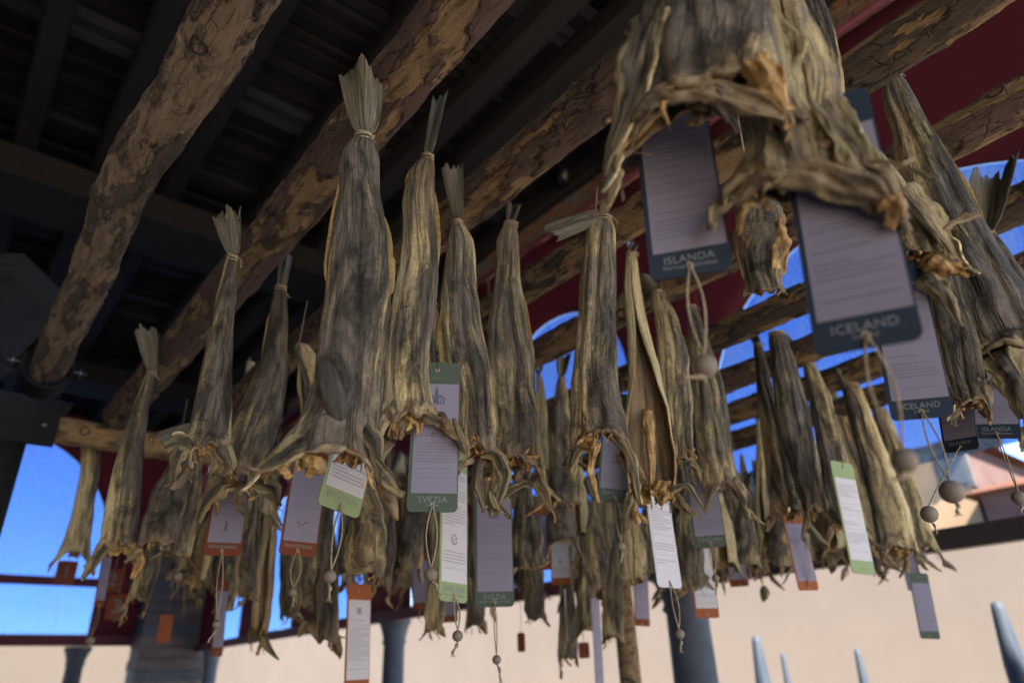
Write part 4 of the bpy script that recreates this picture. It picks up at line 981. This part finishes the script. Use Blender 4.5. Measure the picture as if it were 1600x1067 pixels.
rg = random.Random(77)
REAR = 'thin blurred dried fish packed in the farthest row behind the others'
for i in range(76):
    xb = rg.uniform(880, 1440) if i < 38 else rg.uniform(220, 960)
    yb = rg.uniform(-34, 12) + (925 - max(0, xb - 1000) * 0.11 if i < 38 else 940 + rg.uniform(0, 30))
    L = rg.uniform(150, 210); w_ = rg.uniform(15, 28); xt = xb - (xb - 720) * L / 2600 + rg.uniform(-8, 8); yt = yb - L
    hw = w_ * 0.5
    st = [(yt + L * q, xt + (xb - xt) * q + rg.uniform(-2, 2) - hw * k_, xt + (xb - xt) * q + hw * k_) for q, k_ in ((0, .25), (.15, .6), (.4, .9), (.7, 1.0), (.8, 1.0))]
    REAR = 'thin blurred fish of the farthest row, ' + ('left part behind the rust edged cards' if xb < 520 else 'behind the SVEZIA and orange topped cards' if xb < 880 else 'around the upright wooden pole' if xb < 1080 else 'over the stone column and green SWEDEN card' if xb < 1230 else 'near the beam end at right')
    fish(REAR, (xt, yt), st, (xb - hw * rg.uniform(.4, 1.6), yb + rg.uniform(-20, 8)), (xb + hw * rg.uniform(.4, 1.6), yb + rg.uniform(-20, 8)), (xb, yt + L * rg.uniform(.82, .92)), D=rg.uniform(4.5, 5.0),
         dark=rg.uniform(-0.05, 0.7), hi=False, seed=400 + i, scraps=2, group='thin fish of the farthest row', roll=rg.random() < 0.2, gap=rg.choice([0, 0.2]))
# ------------------------------------------------------------------ cards
TW, TH = 0.104, 0.335
_tx = {}
def text_mesh(s, size, mat, font_bold=False):
    key = (s, size, mat)
    if key in _tx: return _tx[key]
    cu = bpy.data.curves.new('t', 'FONT'); cu.body = s; cu.size = size; cu.align_x = 'CENTER'; cu.align_y = 'CENTER'; cu.extrude = 0.0003; cu.space_character = 1.06; cu.resolution_u = 3
    o = bpy.data.objects.new('t', cu); COL.objects.link(o)
    bpy.context.view_layer.update()
    me = bpy.data.meshes.new_from_object(o.evaluated_get(bpy.context.evaluated_depsgraph_get()))
    bpy.data.objects.remove(o); bpy.data.curves.remove(cu)
    me.materials.clear(); me.materials.append(MATS[mat]); me.name = 'lettering'
    _tx[key] = me; return me
def round_rect(w, h, r, n=6):
    pts = []
    for cx, cz, a0 in ((w / 2 - r, -r, 0), (-w / 2 + r, -r, 90), (-w / 2 + r, -h + r, 180), (w / 2 - r, -h + r, 270)):
        for k in range(n + 1):
            a = math.radians(a0 + 90 * k / n); pts.append((cx + r * math.cos(a), cz + r * math.sin(a)))
    return pts
def slab(pts, y0, y1):
    n = len(pts); V = [(x, y0, z) for x, z in pts] + [(x, y1, z) for x, z in pts]
    Fc = [tuple(range(n)), tuple(range(n, 2 * n))[::-1]] + [(i, i + n, (i + 1) % n + n, (i + 1) % n) for i in range(n)]
    return V, Fc
def icon(kind):
    """little line drawings printed on the cards, as flat polygons: (x,z) in metres around 0,0"""
    P = []
    R = lambda a, b, c, d: P.append([(a, c), (b, c), (b, d), (a, d)])
    if kind == 'church':
        P.append([(-0.016, -0.012), (-0.004, -0.012), (-0.004, 0.004), (-0.010, 0.010), (-0.016, 0.004)])
        R(-0.0035, 0.0035, -0.012, 0.014); P.append([(-0.004, 0.014), (0.004, 0.014), (0, 0.030)]); R(-0.0005, 0.0005, 0.029, 0.035)
        P.append([(0.004, 0.006), (0.018, 0.000), (0.018, 0.003), (0.006, 0.010)]); R(0.004, 0.006, -0.012, 0.006); R(0.009, 0.011, -0.012, 0.0); R(0.015, 0.018, -0.012, 0.001); R(0.0, 0.018, -0.013, -0.0115)
    elif kind == 'basket':
        P.append([(-0.016, 0.006), (-0.012, -0.012), (0.012, -0.012), (0.016, 0.006), (0.012, 0.006), (0.009, -0.008), (-0.009, -0.008), (-0.012, 0.006)])
        for x in (-0.007, -0.001, 0.005): R(x, x + 0.0018, -0.009, 0.006)
        R(-0.015, 0.015, -0.002, -0.0005); P.append([(-0.017, 0.006), (0.017, 0.006), (0.012, 0.012), (-0.012, 0.012)])
    elif kind == 'house':
        R(-0.018, 0.018, -0.012, -0.0105); R(-0.015, -0.0135, -0.011, 0.004); R(0.013, 0.0145, -0.011, 0.004); P.append([(-0.017, 0.004), (0.002, 0.016), (0.018, 0.004), (0.0155, 0.004), (0.002, 0.0135), (-0.0145, 0.004)])
        for x in (-0.004, 0.001, 0.006): R(x, x + 0.0022, -0.010, 0.005)
    elif kind == 'ring':
        o_ = [(0.011 * math.cos(t), 0.011 * math.sin(t)) for t in np.linspace(0, 6.0, 18)]; i_ = [(0.009 * math.cos(t), 0.009 * math.sin(t)) for t in np.linspace(6.0, 0, 18)]
        P.append(o_ + i_); R(-0.005, 0.005, 0.0, 0.0016); R(-0.004, 0.004, -0.004, -0.0026)
    elif kind == 'figure':
        P.append([(0.003 * math.cos(t), 0.013 + 0.003 * math.sin(t)) for t in np.linspace(0, 5.9, 10)]); P.append([(-0.004, -0.013), (0.004, -0.013), (0.0025, 0.009), (-0.0025, 0.009)]); R(-0.009, 0.007, -0.0145, -0.013)
        P.append([(0.002, 0.006), (0.009, 0.0), (0.0095, 0.0015), (0.0025, 0.0085)])
    elif kind == 'map':
        for (x, z, w_) in ((-0.014, 0.002, 0.006), (-0.004, -0.004, 0.007), (0.006, 0.003, 0.008), (-0.009, -0.008, 0.004)):
            P.append([(x, z), (x + w_, z - 0.002), (x + w_ * 1.2, z + 0.003), (x + w_ * 0.5, z + 0.005)])
    else:
        R(-0.010, 0.010, -0.010, -0.008); R(-0.008, -0.006, -0.010, 0.008); R(0.005, 0.007, -0.010, 0.008); R(-0.010, 0.010, 0.006, 0.009); P.append([(-0.004, -0.004), (0.004, -0.004), (0.003, 0.003), (-0.003, 0.003)])
    return P
def card(label, top, bot, wpx, ysign, mat, word, sub=None, ic=None, icz=0.19, bead=None, mid=True, seed=1, lines=True, top_t=None, D=None, H_=TH, plain=False, group='printed cards hung from the fish', cordup=0.06, white='card_white', dots=True):
    d1, d2 = ray(top), ray(bot)
    h1, h2 = math.hypot(d1[0], d1[1]), math.hypot(d2[0], d2[1])
    s1, s2 = d1[2] / h1, d2[2] / h2
    D = D or H_ / (s1 - s2)
    k = D * (s1 - s2) / H_          # scale when a distance is forced
    P1, P2 = at_d(top, D), at_d(bot, D)
    nx, ny = P1[0] / D, P1[1] / D
    er = np.array([ny, -nx, 0])
    full = TW * k * F / (np.array([0, 0, 0]) @ er + (-(M.T @ P1)[2]))
    yaw = math.acos(min(1.0, max(0.1, wpx / full))) * ysign
    base = math.atan2(er[1], er[0])
    rt = empty('hanging_card', P1, base + yaw)
    dx = (P2 - P1) @ er; L = math.hypot(dx, H_ * k)
    rt.rotation_mode = 'XYZ'
    lean = math.atan2(dx, H_ * k)
    rt.rotation_euler = (Matrix.Rotation(base, 3, 'Z') @ Matrix.Rotation(-lean, 3, 'Y') @ Matrix.Rotation(yaw, 3, 'Z')).to_euler()
    tag(rt, label, 'card', group)
    w_, h_ = TW * k, H_ * k
    b = B(); V, Fc = slab(round_rect(w_, h_, 0.011 * k), -0.0012, 0.0012); b.add(V, Fc); b.make('board', mat, rt)
    if not plain:
        z0, z1 = -h_ * 0.155, -h_ * 0.885
        for sy, nm in ((-1, 'front_panel'), (1, 'back_panel')):
            b = B(); a_ = sy * 0.0013; c_ = sy * 0.0020
            b.box(-w_ * 0.435, w_ * 0.475, min(a_, c_), max(a_, c_), z1, z0); b.make(nm, white, rt)
        def put(me, x, z):
            o = link('lettering', me, rt, (x, -0.0024 if z1 < z < z0 else -0.0016, z)); o.rotation_euler = (math.radians(90), 0, 0); o.scale = (k, k, 1); return o
        put(text_mesh(word, 0.0185 if len(word) < 7 else 0.0155, 'ink_pale'), 0, -h_ * 0.925)
        if sub: put(text_mesh(sub, 0.0085, 'ink_pale'), 0, -h_ * 0.958)
        if top_t: put(text_mesh(top_t, 0.007, 'ink_pale'), 0, -h_ * 0.115)
        if lines:
            rg = random.Random(seed); b = B(); z = z0 - 0.020 * k if icz is None or not ic else z0 - 0.012 * k
            zi = z0 - (icz or 0) * k
            while z > z1 + 0.018 * k:
                if ic and abs(z - zi) < 0.026 * k: z -= 0.004 * k; continue
                r_ = rg.random()
                if r_ < 0.10: z -= 0.008 * k; b.box(-w_ * 0.38, w_ * 0.42, -0.0025, -0.0021, z - 0.0004 * k, z); z -= 0.012 * k; continue
                if r_ < 0.20: z -= 0.009 * k; continue
                x = -w_ * 0.38; end = w_ * (0.42 if rg.random() < 0.75 else rg.uniform(-0.1, 0.3))
                while x < end:
                    l = rg.uniform(0.003, 0.011) * k
                    b.box(x, min(x + l, end), -0.0025, -0.0021, z - 0.0013 * k, z); x += l + 0.0016 * k
                z -= 0.0068 * k
            if b.v: b.make('printed_lines', 'ink_grey', rt)['kind'] = 'stuff'
        if ic:
            b = B()
            for poly in icon(ic):
                V, Fc = slab([(x * 1.0 * k, z0 - icz * k + z * k) for x, z in poly], -0.0026, -0.0021); b.add(V, Fc)
            b.make('drawing', 'ink', rt)
    # eyelets, pin and cord
    for zz in ((-0.018 * k, -h_ + 0.014 * k) if not plain else (-0.012 * k,)):
        b = B()
        pr = [(0.0052 * k, -0.0016), (0.0030 * k, -0.0030), (0.0022 * k, -0.0016)]
        V = [(r * math.cos(2 * math.pi * q / 12), y, zz + r * math.sin(2 * math.pi * q / 12)) for r, y in pr for q in range(12)]
        b.add(V, gridf(12, 3, True))
        b.make('eyelet', 'hemp_twine', rt, True)
    b = B(); b.tube([(0, -0.003, -0.02 * k), (0.002, -0.004, 0.0), (0, -0.002, cordup * 0.4), (0.001, 0.004, cordup)], 0.0009, 5); b.tube([(0, -0.004, 0.006), (0, -0.004, 0.026)], [0.0035, 0.0028], 8)
    b.make('pin', 'black_plastic', rt, True)
    if bead:
        # world positions -> local
        inv = (Matrix.Translation(Vector(P1)) @ rt.rotation_euler.to_matrix().to_4x4()).inverted()
        Bw = at_d(bead[0], D * 0.99); Bl = np.array(inv @ Vector(Bw)); r = bead[2] * 0.5 * Bw_depth(Bw) / F
        tl = np.array(inv @ Vector(at_d(bead[1], D * 0.98)))
        hole = np.array([0, -0.003, -h_ + 0.014 * k])
        b = B()
        for s_ in (-1, 1):
            t = np.linspace(0, 1, 16)[:, None]; spread = 0.011 * k * (1 if not bead[3:] else bead[3])
            pts = hole * (1 - t) + (Bl + [0, 0, r * 0.9]) * t
            pts = pts + np.hstack([s_ * spread * np.sin(t * math.pi) ** 1.0, -0.004 * np.sin(t * math.pi) * (1 + s_), 0.0 * t])
            b.tube(pts, 0.0017 * k, 6)
        t = np.linspace(0, 1, 8)[:, None]; pts = (Bl - [0, 0, r * 0.9]) * (1 - t) + tl * t; pts[:, 0] += 0.003 * np.sin(t[:, 0] * 5)
        b.tube(pts, np.array([0.0022, 0.0022, 0.004, 0.0042, 0.0022, 0.0024, 0.003, 0.0036]) * k, 6)
        for q in range(4): b.tube([pts[-1], pts[-1] + np.array([0.004 * (q - 1.5), -0.001 * q, -0.007]) * k], 0.0007 * k, 4)
        b.make('cord', 'hemp_twine', rt, True)
        b = B(); b.sphere(Bl, r, 20, 14); b.make('bead', 'bead_wood', rt, True)
    return rt
def Bw_depth(P): return -(M.T @ np.array(P))[2]
G, LG, BL, RU, OR = 'card_green', 'card_lightgreen', 'card_blue', 'card_rust', 'card_orange'
card('green edged SVEZIA card with church drawing, behind the yellowish fish', (684, 567), (675, 800), 73, 1, G, 'SVEZIA', 'Sweden', 'church', 0.035, ((673, 897), (689, 926), 21, 1.0), seed=1, top_t='Svezia')
card('lower green edged SVEZIA card with a basket drawing', (770, 752), (773, 948), 60, 1, G, 'SVEZIA', 'Svezia e stato svedese', 'basket', 0.040, ((776, 1030), (784, 1062), 14, 0.3), seed=2, D=2.35)
card('narrow bright SWEDEN card with a round emblem, between the two SVEZIA cards', (710, 700), (708, 940), 40, 1, LG, 'SWEDEN', 'Svezia e stato svedese', 'ring', 0.155, ((715, 993), (708, 1020), 17, 0.5), white='card_white_lit', seed=3, D=2.1)
card('tilted brightly lit SWEDEN card hanging under the largest fish', (592, 552), (527, 803), 56, 1, LG, 'SWEDEN', 'Sweden', 'house', 0.05, ((515, 900), (516, 934), 21, 0.7), white='card_white_lit', seed=4, D=1.75)
card('rust edged FINNMARK card at left with a small figure drawing', (372, 700), (346, 868), 52, 1, RU, 'FINNMARK', None, 'figure', 0.195, ((338, 975), (328, 1000), 13, 0.7), seed=5)
card('rust edged FINNMARK card with map drawing, nearer the largest fish', (490, 690), (464, 868), 52, 1, RU, 'FINNMARK', None, 'map', 0.195, ((457, 925), (459, 945), 13, 1.2), seed=6)
card('green edged SWEDEN card behind the smooth bent fish', (970, 615), (961, 787), 52, 1, G, 'SWEDEN', 'Svezia e stato', 'house', 0.155, ((970, 853), (972, 878), 14, 0.6), seed=7)
card('green edged SWEDEN card of close print above the stone column', (1088, 704), (1111, 855), 48, 1, G, 'SWEDEN', 'Svezia', None, None, ((1118, 903), (1120, 925), 12, 0.8), seed=8)
card('white card of close print hanging from the split fish', (1018, 712), (1047, 918), 34, 1, 'card_white_lit', '', None, None, None, ((1062, 990), (1064, 1014), 15, 0.7), white='card_white_lit', seed=9, D=2.3)
card('rust ended white card below the green one, above the column', (1090, 838), (1106, 965), 34, 1, OR, '', None, 'figure', 0.06, None, white='card_white_lit', seed=10)
card('first blue edged ISLANDA card, large and blurred, at upper right', (1040, 128), (1080, 430), 125, -1, BL, 'ISLANDA', 'Merluzzo islandese', None, None, ((1102, 572), (1070, 590), 38, 0.9), seed=11)
card('largest blue edged ICELAND card, blurred, under the tan wing', (1283, 158), (1357, 545), 150, -1, BL, 'ICELAND', 'Iceland', 'figure', 0.03, ((1413, 720), (1388, 755), 40, 1.0), seed=12)
card('ICELAND card half hidden behind the largest blue card', (1392, 410), (1442, 655), 78, 1, BL, 'ICELAND', 'Iceland', None, None, ((1487, 768), (1500, 800), 36, 0.8), seed=13, D=1.25)
card('small ISLANDA card at the right edge under the grey belly', (1545, 500), (1558, 690), 84, 1, BL, 'ISLANDA', 'Merluzzo islandese', None, None, ((1592, 778), (1598, 800), 22, 0.3), seed=14, D=1.9)
card('angled ISLANDA card left of the small one at the right edge', (1476, 545), (1503, 706), 46, -1, BL, 'ISLANDA', None, None, None, ((1452, 803), (1466, 832), 26, 0.4), seed=15, D=1.8)
card('pale narrow card with green ends among the lower right fish', (1314, 722), (1350, 897), 30, 1, LG, '', None, None, None, None, white='card_white_lit', seed=16, D=2.7)
card('card with a rust end left of the pale bead at right', (1236, 800), (1264, 922), 28, 1, OR, '', None, None, None, ((1258, 842), (1266, 858), 9, 0.4), seed=17)
card('rust topped card right of the green SWEDEN card of close print', (1140, 822), (1156, 916), 34, 1, RU, '', None, 'ring', 0.17, None, seed=18, D=4.2)
card('white slip at the far right bottom of the rear row', (1412, 845), (1432, 922), 28, 1, 'card_white', '', None, None, None, None, seed=19, D=4.4)
card('grey slip with green ends hanging lowest on the right', (1434, 895), (1454, 998), 26, 1, G, '', None, None, None, None, seed=20, D=4.0)
card('white and orange card under the fish left of centre right', (872, 815), (877, 914), 30, 1, OR, '', None, 'figure', 0.16, None, white='card_white_lit', seed=21, D=3.9)
card('short card with orange base between basket card and white one', (843, 790), (846, 890), 30, 1, OR, '', None, None, None, None, seed=22, D=4.0)
card('orange topped card with table drawing at bottom centre', (562, 912), (557, 1082), 36, 1, OR, '', None, 'table', 0.035, None, white='card_white_lit', seed=23, D=3.0)
card('small lilac card beside the dark fish left of the church card', (655, 862), (658, 952), 26, 1, RU, '', None, None, None, None, seed=24, D=4.2)
card('small lilac card below the narrow SWEDEN card', (700, 880), (702, 972), 26, 1, RU, '', None, None, None, None, seed=25, D=4.3)
card('edge-on card with rust end hanging under the thin left fish', (170, 856), (154, 948), 13, 1, RU, '', None, None, None, ((141, 1000), (140, 1007), 13, 0.8), seed=26, D=3.9)
card('edge-on card above the pale bead at left', (300, 730), (283, 842), 9, 1, 'card_white', '', None, None, None, ((277, 900), (278, 918), 15, 1.0), seed=27, D=3.2)
card('small card with rust end behind the first FINNMARK card cord', (350, 905), (338, 1025), 16, 1, RU, '', None, None, None, None, seed=28, D=4.0)
card('narrow white card above the brown slip at bottom centre right', (888, 920), (893, 1000), 14, 1, 'card_white_lit', '', None, None, None, None, white='card_white_lit', seed=29, D=4.2)
card('narrow card with rust end left of the close printed white card', (1000, 882), (1004, 978), 22, 1, RU, '', None, None, None, None, seed=30, D=4.2)
card('bluish edge-on card hanging lowest before the wooden pole', (930, 935), (938, 1085), 12, 1, 'card_white', '', None, None, None, None, seed=31, D=3.6)
card('small lilac card in front of the wooden pole', (957, 905), (960, 962), 18, 1, RU, '', None, None, None, None, seed=32, D=4.9)
# numbered plates and slips
def plate(label, tl, br, D, num, mat='card_rust'):
    P1 = at_d(((tl[0] + br[0]) / 2, tl[1]), D); P2 = at_d(((tl[0] + br[0]) / 2, br[1]), D)
    nx, ny = P1[0] / D, P1[1] / D
    w_ = (br[0] - tl[0]) * Bw_depth(P1) / F; h_ = P1[2] - P2[2]
    rt = empty('number_plate', P1, math.atan2(-nx, ny)); tag(rt, label, 'sign', 'rust coloured number plates')
    b = B(); V, Fc = slab(round_rect(w_, h_, 0.01), -0.004, 0.004); b.add(V, Fc); b.make('board', mat, rt)
    if num:
        o = link('lettering', text_mesh(num, h_ * 0.8, 'black_plastic'), rt, (0, -0.0048, -h_ * 0.5)); o.rotation_euler = (math.radians(90), 0, 0)
    b = B(); b.tube([(0, 0, -0.01), (0.003, 0, 0.12), (0, 0.0, 0.4)], 0.002, 5); b.make('cord', 'hemp_twine', rt, True)
plate('rust plate with number 1 at left before the blue arch', (94, 876), (121, 914), 5.2, '1')
plate('rust plate with number 2 right of the thin left fish', (166, 888), (193, 924), 5.3, '2')
plate('rust plate with number 3 under the number 2 plate', (172, 928), (200, 968), 5.3, '3')
plate('small red tag hanging alone before the brick pier', (252, 960), (271, 1003), 5.0, '', 'card_orange')
plate('brown slip hanging alone at bottom centre right', (808, 988), (820, 1018), 4.6, '')
plate('red slip low beside the narrow white card', (903, 1003), (920, 1028), 4.6, '')
